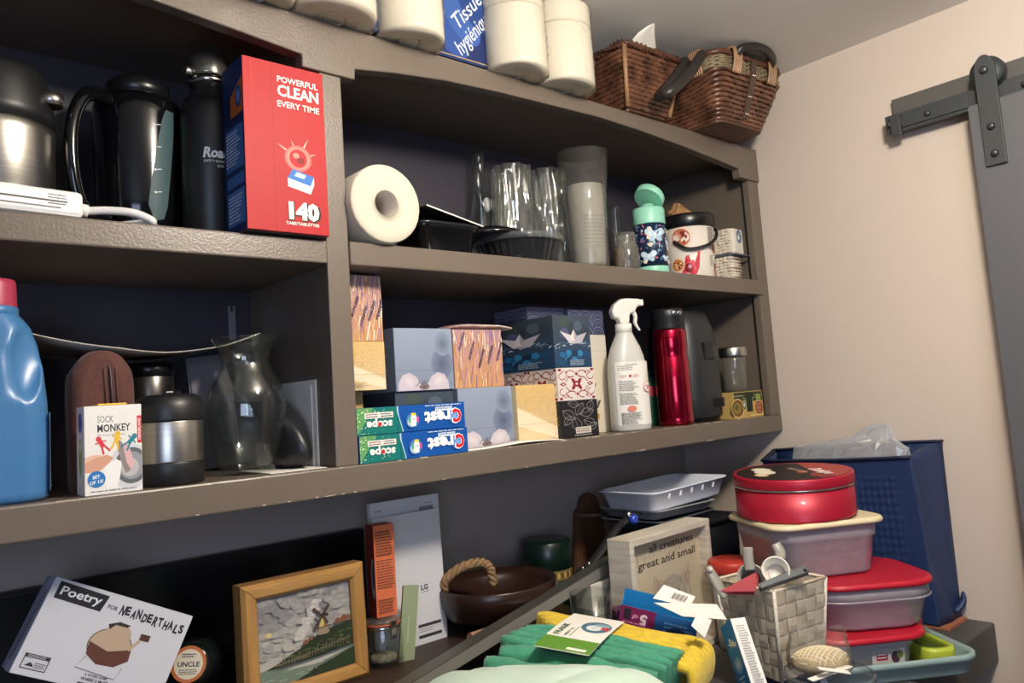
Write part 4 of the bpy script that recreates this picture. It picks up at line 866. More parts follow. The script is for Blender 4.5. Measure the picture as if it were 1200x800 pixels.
# packet of wipes on top
wi = thing('wipes_packet', 'crinkled white packet of wipes lying on the grey poppy and lavender boxes', 'packet', (at_x(548, 384, 1.10), 1.10, max(P(560, 386, Y=1.05).z, P(460, 384, Y=1.05).z)+.0005), -.05)
b = MB(); rings = []
for x, hh in ((-.075, .002), (-.068, .005), (-.052, .011), (-.02, .014), (.01, .011), (.04, .013), (.066, .005), (.076, .002)):
    rings.append([(x, -.045*math.cos(a*PI/8)*(1+.09*math.sin(a+x*80)), hh*(1+.9*math.sin(-a*PI/8+.0))*.5+.0014*math.sin(a*3+x*200)) for a in range(16)])
b.loft(rings).build('packet_film', mat('white_packet_film', '#d9d0c6', .3, var=.15, vscale=20, col2='#a8747a'), wi, sub=1)
# toothpaste cartons, upside down
def toothpaste(label, z, x, seed):
    w, d, h = .198, .045, .0402
    t = carton('toothpaste_carton', label, 'box', (x, 1.0, z), w, d, h, mat('blue_carton', '#0d4a96', .35, coat=.3), group='toothpaste cartons')
    g = Pic(); q = random.Random(seed); F_ = lambda u, v: (w-u, h-v)      # the print is upside down
    g.rect(.0004, .0004, w-.0004, h-.0004, '#0e4f9e'); g.rect(.0004, .0004, .070, h-.0004, '#12706a', 6, 1); g.poly([(.0004, .0004), (.030, h-.0004), (.0004, h-.0004)], '#5f9a5a')
    for _ in range(70): u = .05*q.random()**1.6; v = .002+(h-.004)*q.random(); g.ell(u+.001, v, .0012*q.random()+.0003, .0009, q.choice(['#bfd9a8', '#8fbf86', '#e4ecd4', '#3f8a5a']), 6, q.random()*3)
    s_ = [(.074+.004*math.cos(v/h*PI*1.0+.4), v) for v in [h*k/8 for k in range(9)]]; g.line([(a, min(max(b_, .0005), h-.0005)) for a, b_ in s_], .0026, '#b9d4ee')
    g.poly([(a, b_) for a, b_ in s_]+[(.070, h-.0005), (.070, .0005)], '#12706a')
    R = PI
    g.text('scope', .038, .0195, .0165, '#f2f4ee', 'c', R, 0, .04, width=.044); g.ell(.0385, .0150, .0034, .0034, '#c02a2a', 14)
    g.rect(.013, .024, .062, .0325, '#e4e2da'); g.lines(.015, .025, .036, .0315, 2, '#7a3a3a', jag=.1); g.lines(.040, .025, .060, .0315, 2, '#4a4a4a', jag=.1)
    g.ell(.096, .017, .013, .0125, '#8fb4d8', 24, rim='#0e4f9e'); g.ell(.094, .014, .008, .007, '#e9d6a0', 20, rim='#8fb4d8')
    g.rect(.089, .014, .107, .022, '#f2f4f4'); g.rect(.094, .008, .102, .028, '#f2f4f4'); g.rect(.089, .014, .093, .022, '#3fa878'); g.rect(.103, .014, .107, .022, '#d84a8a'); g.rect(.094, .024, .102, .028, '#d8d04a'); g.text('plus', .098, .0195, .005, '#4a5a6a', 'c', R)
    g.ell(.176, .018, .013, .0125, '#7fb0e0', 24, rim='#0e4f9e')
    g.text('C', .190, .0295, .030, '#f4f4f4', 'l', R, 0, .07, sx=.86); g.text('C', .1895, .0285, .0275, '#d01f2c', 'l', R, 0, .05, sx=.86)
    g.text('rest', .168, .0270, .026, '#f4f6f8', 'l', R, 0, .05, width=.050)
    g.rect(.139, .0285, .172, .0345, '#dfe9f2'); g.text('complete', .1555, .0335, .0062, '#1d5aa6', 'c', R, 0, .01, width=.031); g.lines(.120, .036, .190, .0385, 1, '#c9d8e8', .0007, .05)
    g.build('front_print', t, FRONT, True)
    g = Pic(); g.rect(.0004, .0004, w-.0004, d-.0004, '#0e4f9e'); g.rect(.0004, .0004, .07, d-.0004, '#12706a'); g.build('top_print', t, TOP(h), True)
    return t
toothpaste('lower of two upside down blue and green toothpaste cartons', ZL, .5675, 1); toothpaste('upper of two upside down blue and green toothpaste cartons', ZL+.0407, .5645, 2)
# flyers
fl = thing('flyer', 'folded white paper flyer lying on the shelf edge in front of the tissue boxes', 'paper', (.80, 1.003, ZL), .02)
b = MB(); rings = []
for y, z in ((0, .0006), (.035, .0006)):
    rings.append([(x, y, z+.006*math.sin(max(0, x)/.2*PI)**2*(.5+y*10)) for x in [-.03+.22*k/14 for k in range(15)]]+[(x, y, z+.001+.006*math.sin(max(0, x)/.2*PI)**2*(.5+y*10)) for x in [.19-.22*k/14 for k in range(15)]])
b.loft(rings, 0, True).build('folded_sheet', M_white, fl)
# spray bottle
sp = thing('spray_bottle', 'milky white trigger spray bottle with printed white label', 'spray bottle', (at_x(739, 460, 1.03), 1.035, ZL), -.42)
fit(sp, 1.06, 1.03)
M_hdpe = mat('milky_white_plastic', '#c9c8c2', .35, sub=.15)
b = MB(); rings = []
for z, w_, d_ in ((0, .072, .050), (.004, .078, .056), (.02, .079, .057), (.12, .077, .056), (.145, .070, .052), (.165, .058, .046), (.182, .042, .038), (.192, .033, .033), (.196, .029, .029)): rings.append(ring(rr(w_, d_, min(w_, d_)*.48, 7), z))
b.loft(rings).build('bottle_body', M_hdpe, sp)
M_wp = mat('white_spray_plastic', '#e4e1d8', .35)
b = MB(); n = 48; b.loft([[((.0155+(.0006 if j % 2 else 0))*math.cos(2*PI*j/n), (.0155+(.0006 if j % 2 else 0))*math.sin(2*PI*j/n), z) for j in range(n)] for z in (.194, .212)]); b.build('collar', M_wp, sp)
hp = [(-.022, .224), (-.026, .238), (-.018, .252), (-.004, .262), (.010, .263), (.038, .261), (.038, .247), (.030, .246), (.024, .236), (.012, .230), (.010, .212), (-.010, .212), (-.012, .222)]
hm = MB().prism(hp, -.0105, .0105); hm.build('spray_head', M_wp, sp, .004)
MB().tube(smoothpath([(.022, 0, .240), (.027, 0, .226), (.026, 0, .212), (.034, 0, .198)], 6), [.005, .0055, .0055, .0055, .0055, .0055, .0055, .005, .005, .005, .005, .005, .0045, .004, .0038, .0035, .003, .003, .003], 8, flat=.8).build('trigger', M_wp, sp)
MB().box(.037, .044, -.008, .008, .247, .260).build('nozzle', M_wp, sp, .002)
g = Pic(); g.rect(-.034, .012, .036, .135, '#e3e0d8', 18, 1); g.lines(-.030, .118, .010, .131, 4, '#6a6864'); g.ell(-.008, .107, .003, .003, '#b8303a', 10); g.lines(-.028, .104, -.014, .110, 3, '#c98a8a'); g.lines(-.002, .104, .010, .110, 3, '#c98a8a')
g.lines(-.030, .078, .008, .099, 7, '#8a8884'); g.lines(-.030, .052, .008, .075, 8, '#8a8884'); g.ell(-.010, .044, .0095, .0055, '#d07a66', 18); g.lines(-.030, .014, .010, .037, 8, '#5a5856')
g.ell(.028, .085, .0105, .0105, '#d8908a', 22); g.ell(.028, .085, .0095, .0095, '#ece6de', 22); [g.poly([(.028, .085), (.028+.006*math.cos(a), .085+.006*math.sin(a)), (.028+.006*math.cos(a+.6), .085+.006*math.sin(a+.6))], '#b8303a') for a in (0, 1.26, 2.5, 3.77, 5.0)]
def spfn(u, v, n): return (u, -(.0285+n)*math.sqrt(max(0, 1-(max(0, abs(u)-.0125)/.0275)**2)) if abs(u) > .0125 else -.0285-n, v)
g.build('front_label', sp, spfn)
# red steel flask
rf = thing('steel_flask', 'metallic cherry red steel flask with a black carry lid', 'flask', (at_x(789, 440, 1.04), 1.042, ZL))
fit(rf, 1.04, 1.09)
M_red = mat('cherry_metallic_lacquer', '#a4062a', .22, .9, coat=.5)
MB().lathe([(.033, 0), (.0365, .003), (.0365, .013), (.0362, .014), (.0365, .015), (.0365, .128), (.0345, .134), (.0345, .146), (.036, .151), (.036, .186), (.034, .192)], 56).build('flask_body', M_red, rf)
MB().lathe([(.0345, .191), (.035, .193), (.034, .212), (.0345, .213), (.0345, .228), (.031, .233), (0, .234)], 48).build('flask_lid', M_blackm, rf)
for dx in (-.006, .007): c_ = MB().lathe([(.0055, 0), (.0055, .003), (.004, .004), (0, .0042)], 16); c_.xf(Matrix.Rotation(-1.9+dx*26, 4, 'Z') @ Matrix.Translation((.0335, 0, .222)) @ Matrix.Rotation(PI/2, 4, 'Y')); c_.build('lid_rivet', M_chrome, rf)
# green bottle glimpsed behind
gbx = thing('green_bottle', 'dark green plastic bottle with a red label, squeezed behind the red flask', 'bottle', (at_x(762, 480, 1.115), 1.12, ZL))
MB().lathe([(.028, 0), (.030, .003), (.030, .085), (.024, .10), (.012, .112), (.012, .125), (0, .126)], 32).build('bottle_body', mat('dark_green_plastic', '#1f4a35', .3), gbx)
MB().lathe([(.0303, .066), (.0303, .088)], 32, cap=False).build('label_band', mat('red_label', '#a8343a', .5), gbx)
# black appliance with vents
af = thing('space_heater', 'upright black rounded plastic appliance with vent slots, behind the red flask', 'appliance', (1.480, 1.092, ZL), -.06)
fit(af, 1.0, 1.14)
M_app = mat('charcoal_black_plastic', '#26282a', .45, var=.05)
b = MB(); rings = []
for z, w_, d_ in ((.006, .120, .13), (.012, .135, .145), (.05, .140, .15), (.13, .138, .15), (.19, .122, .135), (.215, .104, .115), (.223, .085, .095), (.224, .05, .06)): rings.append(ring(rr(w_, d_, min(w_, d_)*.36, 7), z))
b.loft(rings).build('appliance_body', M_app, af)
MB().loft([ring(rr(.10, .11, .03, 5), 0), ring(rr(.10, .11, .03, 5), .007)]).build('foot_plate', M_blackp, af)
b = MB().box(-.016, .020, -.0775, -.070, .122, .158).build('vent_recess', M_blackp, af, .003)
for k in range(6): MB().box(-.013, .017, -.0785, -.072, .126+.0055*k, .1285+.0055*k).build('vent_slat', M_app, af)
for k in range(8):
    a = .006+.0058*k; MB().box(a, a+.0026, -.0765+.02*max(0, (a-.03)/.03)**2, -.068, .028, .046).build('vent_slot', M_blackp, af)
# jar with steel lid, on the ornate tin
ob = thing('ornate_carton', 'green and gold ornate patterned carton, at the right end of the lower shelf', 'carton', (1.545, 1.008, ZL), .0)
w, d, h = .122, .055, .062
def ornate(g, w):
    g.rect(.0004, .0004, w-.0004, h-.0004, '#b99a58'); g.rect(.002, .038, w-.002, h-.002, '#2f3d2a')
    g.poly([(.050, .014), (.078, .014), (.078, .058), (.050, .058)], '#222c1e'); g.line([(.050, .012), (.050, .046), (.04, .046), (.04, .052), (.002, .052)], .0012, '#d8bd78'); g.line([(.078, .012), (.078, .046), (.088, .046), (.088, .052), (w-.002, .052)], .0012, '#d8bd78')
    g.ell(.014, .024, .026, .022, '#d8bd78', 26); g.ell(.014, .024, .0235, .0195, '#6a4a2a', 26); g.ell(.012, .024, .016, .013, '#8e7236', 22); g.ell(.010, .026, .008, .007, '#4a5a34', 14)
    g.ell(.042, .030, .0085, .0125, '#d8bd78', 22); g.ell(.042, .030, .007, .0108, '#4a7a52', 20); g.ell(.042, .031, .0035, .005, '#c9d4d8', 12)
    g.ell(.103, .022, .0185, .0185, '#d8bd78', 26); g.ell(.103, .022, .017, .017, '#8e4a34', 26)
    for a in (0, 90, 180, 270): g.arc(.103+.007*math.cos(math.radians(a+45)), .022+.007*math.sin(math.radians(a+45)), .005, .005, 0, 300, .001, '#c9a070', 10)
    g.ell(.103, .045, .0095, .009, '#d8bd78', 22); g.ell(.103, .045, .008, .0075, '#5a8a4a', 20); g.ell(.103, .045, .004, .0035, '#8fb06a', 12)
    g.rect(.064, .004, w-.004, .007, '#d8bd78')
MB().box(0, w, 0, d, 0, h).build('carton_body', mat('gold_card', '#b99a58', .45), ob, .001)
g = Pic(); ornate(g, w); g.build('front_print', ob, FRONT, True)
g = Pic(); g.rect(0, 0, w, d, '#2f3d2a'); g.build('top_print', ob, TOP(h), True)
gj = thing('lidded_jar', 'clear glass storage jar with brushed steel lid, standing on the ornate carton', 'jar', (at_x(861, 440, 1.036), 1.036, ZL+h+.0005))
fit(gj, 1.12, 1.38)
MB().lathe([(.022, 0), (.025, .003), (.0265, .05), (.0265, .058), (.024, .060), (.0225, .058), (.0235, .05), (.0225, .005), (0, .005)], 36).build('jar_glass', clear('thin_jar_glass'), gj)
MB().lathe([(.0285, .060), (.029, .062), (.029, .074), (.0275, .076), (0, .0762)], 40).build('jar_lid', M_steel, gj)
# ------------------------------------------------------------------ things on the worktop, left part
R_ = lambda z: EYE+z                                     # heights measured from the eye
def slab(b, corners, th):
    """a sheet through four room points, given thickness"""
    c = [Vector(p) for p in corners]; n = (c[1]-c[0]).cross(c[3]-c[0]).normalized()*th/2
    b.add([p+n for p in c]+[p-n for p in c], [(0, 1, 2, 3), (7, 6, 5, 4), (0, 4, 5, 1), (1, 5, 6, 2), (2, 6, 7, 3), (3, 7, 4, 0)]); return b
bp = thing('backboard', 'large plain black panel standing against the wall behind the windmill picture', 'panel', (-.15, 1.275, ZK))
MB().box(0, .875, 0, .02, 0, R_(-.214)-ZK).build('panel', mat('flat_black_panel', '#0e0e11', .45), bp, .002)
MB().box(.006, .869, -.0015, .0, .006, R_(-.214)-ZK-.006).build('panel_face', mat('satin_black_face', '#0a0a0d', .35), bp)
ZB = R_(-.405)
wc = thing('wooden_crate', 'low dark brown wooden box under the windmill picture and the manuals', 'crate', (.36, 1.035, ZK))
M_dkw = wood('dark_brown_wood', '#3a2a20', '#2a1d16', 0, .5)
MB().box(0, .50, 0, .20, ZB-ZK-.012, ZB-ZK).build('crate_top', M_dkw, wc, .002)
for x in (0, .488): MB().box(x, x+.012, .004, .196, 0, ZB-ZK-.012).build('crate_side', M_dkw, wc)
for k in range(2): MB().box(.012, .488, .004, .014, .004+.042*k, .042+.042*k).build('crate_slat', M_dkw, wc, .001)
# framed windmill picture
TL, TR, BL = P(284, 688, Y=1.092), P(428, 649.5, Y=1.092), P(283, 838, Y=1.092)
pw, phh = (TR-TL).length, TL.z-ZB-.001
pf = thing('framed_picture', 'oak framed painting of a windmill under grey clouds, standing on the low wooden box', 'picture', (TL.x, 1.090, ZB), 0, rot=(math.radians(-2), 0, 0))
M_oak = wood('golden_oak', '#b98c50', '#946a36', 0, .38, 1.6, .2); M_oakv = wood('golden_oak_upright', '#b98c50', '#946a36', 2, .38, 1.6, .2)
fw = .024
def rail(x0, x1, z0, z1, x2, x3, z2, z3, m):
    b = MB(); b.loft([[(x0, .006, z0), (x0*.75+x2*.25, .0, z0*.75+z2*.25), (x0*.2+x2*.8, .001, z0*.2+z2*.8), (x2, .007, z2), (x2, .034, z2), (x0, .034, z0)], [(x1, .006, z1), (x1*.75+x3*.25, .0, z1*.75+z3*.25), (x1*.2+x3*.8, .001, z1*.2+z3*.8), (x3, .007, z3), (x3, .034, z3), (x1, .034, z1)]], 0, False)
    return b.build('frame_rail', m, pf, .0008)
e_ = .0003
rail(0, pw, phh, phh, fw+e_, pw-fw-e_, phh-fw, phh-fw, M_oak); rail(0, pw, 0, 0, fw+e_, pw-fw-e_, fw, fw, M_oak)
rail(0, 0, 0+e_, phh-e_, fw, fw, fw+e_, phh-fw-e_, M_oakv); rail(pw, pw, e_, phh-e_, pw-fw, pw-fw, fw+e_, phh-fw-e_, M_oakv)
bk = MB().box(fw-.003, pw-fw+.003, .012, .030, fw-.003, phh-fw+.003).build('backing_board', M_card, pf)
g = Pic(); a, b_, c, d = fw, fw, pw-fw, phh-fw; W_, H_ = c-a, d-b_; q = random.Random(4); U = lambda t: a+W_*t; V = lambda t: b_+H_*t
g.rect(a, b_, c, d, '#8f8c86', 1, 12, ('#bdb7ab', '#77767a'))
def blob(u, v, ru, rv, cc, rim): g.ell(min(max(U(u), a+W_*ru), c-W_*ru), min(max(V(v), b_+H_*rv), d-H_*rv), W_*ru, H_*rv, cc, 18, rim=rim)
def sky(v): return tuple(p+(s-p)*v for p, s in zip(rgb('#bdb7ab'), rgb('#77767a')))
for k in range(230):
    u, v = q.random(), .34+.62*q.random(); dense = math.sin(u*7+v*5)*math.cos(v*9-u*4); t = rgb('#66676c') if dense < -.1 else rgb('#b9b3a8'); s0 = sky(v); m_ = .35+.3*q.random(); rim_ = tuple(a_*.75+b2*.25*m_+a_*.25*(1-m_) for a_, b2 in zip(s0, t))
    blob(u, v, .03+.05*q.random(), .018+.035*q.random(), tuple(a_*(1-m_)+b2*m_ for a_, b2 in zip(s0, t)), rim_)
for k in range(60):
    t = q.random(); u = .40+.22*t+.06*(q.random()-.5); v = .44+.38*t+.07*(q.random()-.5); blob(u, v, .02+.035*q.random(), .015+.025*q.random(), '#cfc9bf', tuple(a_*.6+b2*.4 for a_, b2 in zip(sky(v), rgb('#cfc9bf'))))
blob(.10, .58, .04, .03, '#d9c070', '#b5a98a')
g.poly([(a, V(.20)), (U(.12), V(.20)), (U(.30), V(.14)), (U(.62), V(.12)), (c, V(.22)), (c, b_), (a, b_)], '#6f7c6c')
for _ in range(26): u, v = q.random()*.9, .02+.13*q.random(); g.line([(U(u), V(v)), (U(u+.09), V(v+.006))], .0008, q.choice(['#8f9a88', '#59675a', '#a9ad9e']))
hill = [(U(.05), V(.20)), (U(.18), V(.24)), (U(.30), V(.30)), (U(.45), V(.36)), (U(.56), V(.43)), (U(.66), V(.47)), (U(.76), V(.49)), (U(.88), V(.51)), (c, V(.53)), (c, V(.24)), (U(.6), V(.20)), (U(.3), V(.19))]
g.poly(hill, '#2c3524')
for _ in range(70):
    u = .2+.78*q.random(); v = .22+(.25*(u-.05))*q.random()*1.05; blob(u, v, .02+.03*q.random(), .006+.01*q.random(), *q.choice([('#3f4c2c', '#35412a'), ('#54603a', '#3f4a2e'), ('#232a1c', '#2c3524'), ('#6a6a44', '#4a5234')]))
for k in range(26): u = .16+.031*k; v = .205+.0045*k; g.rect(U(u), V(v-.035), U(u+.008), V(v+.03+.02*(k % 3)), '#6e6152'); 
g.line([(U(.14), V(.225)), (U(.55), V(.27)), (U(.97), V(.335))], .0008, '#877a64')
for u, v, s_ in ((.47, .38, .03), (.52, .41, .025), (.83, .53, .035), (.9, .53, .045), (.95, .54, .03)): g.poly([(U(u-s_), V(v)), (U(u-s_), V(v+s_)), (U(u), V(v+s_*1.9)), (U(u+s_), V(v+s_)), (U(u+s_), V(v))], '#7a4f3c')
g.line([(U(.23), V(.24)), (U(.235), V(.42))], .0007, '#4a4640'); g.line([(U(.25), V(.24)), (U(.25), V(.36))], .0005, '#4a4640')
mu = .665
g.poly([(U(mu-.07), V(.45)), (U(mu-.045), V(.52)), (U(mu+.045), V(.52)), (U(mu+.07), V(.46)), (U(mu+.04), V(.44)), (U(mu-.04), V(.44))], '#8f7f6c'); g.line([(U(mu-.09), V(.52)), (U(mu+.09), V(.53))], .0016, '#4a3a2c')
g.poly([(U(mu-.042), V(.53)), (U(mu-.024), V(.66)), (U(mu+.028), V(.66)), (U(mu+.046), V(.53))], '#b9a567'); g.poly([(U(mu+.012), V(.53)), (U(mu+.014), V(.66)), (U(mu+.028), V(.66)), (U(mu+.046), V(.53))], '#7a5a3c'); g.poly([(U(mu-.03), V(.655)), (U(mu+.01), V(.70)), (U(mu+.065), V(.67)), (U(mu+.06), V(.64)), (U(mu+.028), V(.65))], '#3a2e2a')
for dx, dy in ((-.10, .11), (.075, .12), (-.095, -.13), (.055, -.10)): g.line([(U(mu-.005), V(.655)), (U(mu+dx), V(.655+dy))], .0026, '#2e2624'); g.line([(U(mu+dx*.3), V(.655+dy*.3)), (U(mu+dx), V(.655+dy))], .0044, '#4a3d36')
g.poly([(U(.35), b_), (U(.62), V(.10)), (U(.8), V(.15)), (c, V(.21)), (c, b_)], '#2e3a28'); g.line([(U(.54), b_+.001), (U(.545), V(.09))], .0024, '#2a241e')
g.build('painted_canvas', pf, lambda u, v, n: (u, .012-n, v), True)
# game box leaning at the far left
gb_, gw, gh = frame_thing('game_box', 'white word game box with a caveman cartoon, tilted at the lower left', 'game box', P(67, 675, D=.93), P(227, 722, D=1.03), P(10, 788, D=.88))
M_gb = mat('white_game_card', '#c9cad2', .45)
MB().box(0, gw, .0, .024, 0, gh).build('box_lid', M_gb, gb_, .0012); MB().box(.001, gw-.001, .024, .045, .001, gh-.001).build('box_base', mat('grey_blue_card', '#8d93ad', .5), gb_, .001)
g = Pic(); X = gw/100; Y_ = gh/100
g.rect(.0006, .0006, gw-.0006, gh-.0006, '#c8c9d0')
g.poly([(4*X, 79*Y_), (4*X, 97*Y_), (38*X, 95.5*Y_), (36*X, 77.5*Y_)], '#15151c'); g.text('Poetry', 20.5*X, 84*Y_, 13*Y_, '#d9d9de', 'c', 0, .05, .02, width=28*X)
g.text('FOR', 43*X, 83*Y_, 6*Y_, '#1b1b20', 'c', -.05, 0, .03, width=7*X)
for i, ch_ in enumerate('NEANDERTHALS'): g.text(ch_, (50+4.1*i)*X, (81+(1.2 if i % 2 else -.6)-.35*i)*Y_, (12.5 if i % 3 else 14)*Y_, '#17171c', 'c', (.08 if i % 2 else -.10), 0, .05, width=3.5*X)
g.ell(52*X, 46*Y_, 15*X, 19*Y_, '#2a211c', 28); g.ell(52*X, 46*Y_, 14.4*X, 18.2*Y_, '#b59d86', 28); g.ell(54*X, 60*Y_, 9*X, 12*Y_, '#b59d86', 22)
g.poly([(38*X, 47*Y_), (52*X, 41*Y_), (67*X, 48*Y_), (68*X, 36*Y_), (60*X, 27*Y_), (48*X, 26*Y_), (39*X, 34*Y_)], '#5a3328'); g.poly([(45*X, 68*Y_), (52*X, 73*Y_), (60*X, 72*Y_), (58*X, 69*Y_), (50*X, 69*Y_), (47*X, 63*Y_)], '#2c2420')
g.line([(40*X, 32*Y_), (36*X, 19*Y_), (64*X, 15*Y_), (66*X, 28*Y_)], .0008, '#4a4038'); g.line([(65*X, 47*Y_), (70*X, 60*Y_)], .004, '#b59d86'); g.rect(69*X, 60*Y_, 76*X, 67*Y_, '#4e2e26')
g.text('A WORD GAME', 52*X, 13*Y_, 3.6*Y_, '#2a2a30', 'c', 0, 0, .02); g.text('WHERE U MUST', 52*X, 8.5*Y_, 4.2*Y_, '#2a2a30', 'c', 0, 0, .03); g.text('SPEAK GOOD', 52*X, 2.2*Y_, 5.4*Y_, '#1b1b20', 'c', 0, 0, .05)
g.rect(4*X, 7*Y_, 20*X, 22*Y_, '#2a2a32'); g.rect(4.6*X, 7.8*Y_, 19.4*X, 18*Y_, '#c4c5cc'); g.lines(6*X, 18.5*Y_, 18*X, 21.5*Y_, 2, '#c4c5cc', jag=.1); g.poly([(6*X, 10*Y_), (9*X, 14*Y_), (11*X, 12*Y_), (11.5*X, 10*Y_)], '#2a2a32'); g.lines(12*X, 9*Y_, 19*X, 15*Y_, 3, '#4a4a52', jag=.1)
g.ell(84*X, 4*Y_, 8*X, 3.6*Y_, '#d99a2e', 18)
g.build('front_print', gb_, FRONT)
g = Pic(); g.rect(.001, .001, .023, gh-.001, '#a9aec4'); g.lines(.006, gh*.12, .017, gh*.85, 26, '#2c2f45', jag=.1); g.build('side_print', gb_, lambda u, v, n: (-n, .024-u, v))
# bottle with round orange label
c0 = P(221, 778, D=1.05); ub = thing('sauce_bottle', 'dark green glass bottle lying on its side with a round orange label on its end', 'bottle', c0)
ub.rotation_euler = Vector((.52, .80, -.28)).to_track_quat('Z', 'Y').to_euler()
MB().lathe([(0, .0), (.022, .0), (.027, .004), (.032, .02), (.035, .05), (.034, .10), (.02, .13), (0, .131)], 32).build('bottle_glass', mat('dark_green_glass', '#0f1614', .15), ub)
g = Pic(); g.ell(0, 0, .0235, .0235, '#b5642e', 32); g.ell(0, 0, .0190, .0190, '#d6cbb4', 30)
g.text('UNCLE', 0, -.003, .0085, '#2a241e', 'c', 0, 0, .03, width=.029); g.lines(-.012, -.0135, .012, -.006, 3, '#3a342e', jag=.1); g.lines(-.010, .008, .010, .014, 2, '#3a342e', jag=.2)
qi = ub.rotation_euler.to_quaternion().inverted(); rx = (qi @ Vector((AX.x*0+1, 0, 0))); rt = qi @ Vector((.82, -.55, -.07)); rt = Vector((rt.x, rt.y, 0)).normalized(); upv = Vector((0, 0, -1)).cross(rt)
g.build('round_label', ub, lambda u, v, n: tuple(rt*u+upv*v+Vector((0, 0, -n))))
# clip-top jar, orange carton on it, sage booklet, two manuals
jx = at_x(449, 750, 1.125)
cj = thing('clip_jar', 'small glass clip top jar with an orange seal beside the windmill picture', 'jar', (jx, 1.125, ZB))
MB().lathe([(.030, 0), (.033, .003), (.034, .03), (.033, .052), (.0295, .058), (.0295, .062), (.028, .062), (.0315, .05), (.032, .03), (.031, .006), (0, .006)], 36).build('jar_glass', M_glass, cj)
MB().lathe([(.0305, .0625), (.031, .0655), (.0305, .0655)], 36).build('rubber_seal', mat('orange_rubber', '#b5583a', .5), cj)
MB().lathe([(.0, .066), (.030, .066), (.031, .068), (.029, .072), (0, .0735)], 36).build('glass_lid', clear('thin_jar_glass'), cj)
MB().box(-.006, .004, -.0365, -.034, .044, .072).build('clip', M_chrome, cj, .0008); MB().lathe([(.0322, .058), (.033, .06), (.0322, .062)], 32, cap=False).build('clip_wire', M_chrome, cj)
MB().lathe([(.0, .0065), (.024, .0065), (.020, .013), (.008, .016), (0, .016)], 14).build('jar_filling', mat('pale_chips', '#8e8672', .8, var=.6, vscale=200), cj)
w, d, h = .036, .030, R_(-.185)-ZB-.0755
oc = carton('tall_carton', 'tall narrow orange and dark red carton standing on the clip top jar', 'carton', (jx-.016, 1.113, ZB+.0745), w, d, h, mat('orange_card', '#c9623c', .5), -.12)
g = Pic(); g.rect(.0003, .0003, w-.0003, h-.0003, '#cf6a40'); g.lines(.003, h*.30, w-.003, h*.62, 11, '#5a3428', jag=.15); g.lines(.003, h*.66, w-.003, h*.94, 9, '#5a3428', jag=.2); g.lines(.003, h*.04, w-.003, h*.2, 5, '#6a3828', jag=.3); g.build('front_print', oc, FRONT)
g = Pic(); g.rect(.0003, .0003, d-.0003, h-.0003, '#7e241c'); g.ell(d*.75, h*.42, d*.22, h*.22, '#a9b0b5', 18); g.ell(d*.8, h*.45, d*.14, h*.16, '#3a3a3c', 14); g.build('side_print', oc, LEFT(d))
sgb = thing('green_booklet', 'slim sage green booklet leaning against the white manuals', 'booklet', (at_x(463, 763, 1.115), 1.105, ZB), rot=(0, math.radians(7), -.25))
MB().box(0, .026, 0, .006, 0, .118).build('booklet_cover', mat('sage_green_card', '#8f9a76', .6), sgb); g = Pic(); g.text('Collector Goods', .014, .05, .006, '#c4c9b0', 'c', PI/2, .2); g.build('cover_print', sgb, FRONT)
def manual(label, x, y, z, w, h, th, rx, prints):
    t = thing('instruction_manual', label, 'booklet', (x, y, z), rot=(math.radians(rx), 0, 0), group='white instruction manuals')
    MB().box(0, w, 0, .0008, 0, h).build('front_cover', mat('pale_cover', '#d2d2d6', .5), t); MB().box(0, w-.0006, .0009, th, .0006, h-.0006).build('page_block', M_white, t)
    g = Pic(); prints(g, w, h); g.build('cover_print', t, FRONT); return t
def p1(g, w, h): g.lines(w*.06, h*.93, w*.16, h*.95, 1, '#8a8a94', jag=.1); g.lines(w*.78, h*.94, w*.9, h*.955, 1, '#8a8a94', jag=.1); [g.rect(w*(.70+.011*k), h*.885, w*(.704+.011*k+.004*(k % 2)), h*.925, '#3a3a44') for k in range(19)]
def p2(g, w, h): g.text('LG', w*.70, h*.40, .0125, '#2c2c30', 'c', 0, 0, .03); g.lines(w*.65, h*.378, w*.76, h*.39, 1, '#6a6a70', jag=.05); g.rect(w*.57, h*.125, w*.92, h*.148, '#33333a'); g.rect(w*.57, h*.045, w*.92, h*.068, '#33333a'); g.lines(w*.58, h*.085, w*.80, h*.118, 2, '#8a8a90', jag=.2)
mx = at_x(441, 700, 1.16); mw = at_x(520, 700, 1.16)-mx
manual('taller white manual with barcode at the top corner, behind the other manual', mx, 1.162, ZB+.0005, mw+.006, R_(-.158)-ZB, .009, -1.5, p1)
manual('shorter white appliance manual with small letters and two dark strips, in front', mx-.004, 1.150, ZB+.0005, mw, R_(-.182)-ZB, .007, -1.5, p2)
# added support box coloured black to look unlit, oval bowl with rope handle, dowel
sbx = thing('unlit_support_box', 'added support box under the brown oval bowl, matte black to look unlit', 'box', (.872, 1.0, ZK))
MB().box(0, .16, 0, .26, 0, R_(-.39)-ZK).build('box_body', M_blackm, sbx, .003); MB().box(-.002, .162, -.002, .262, R_(-.40)-ZK, R_(-.388)-ZK).build('box_lid', M_blackp, sbx, .002)
bw = thing('oval_bowl', 'dark brown oval bowl with a twisted rope handle, behind the metal bar', 'bowl', (.912, 1.13, R_(-.385)), .0, rot=(0, 0, .04))
def ov(a, b_, n=44): return [(a*math.cos(2*PI*k/n), b_*math.sin(2*PI*k/n)) for k in range(n)]
M_br = mat('dark_brown_lacquer', '#2e1c16', .3, var=.2)
MB().loft([ring(ov(.09, .06), 0), ring(ov(.105, .08), .010), ring(ov(.114, .100), .038), ring(ov(.116, .104), .058), ring(ov(.113, .100), .061), ring(ov(.106, .092), .046), ring(ov(.09, .06), .012)]).build('bowl_body', M_br, bw)
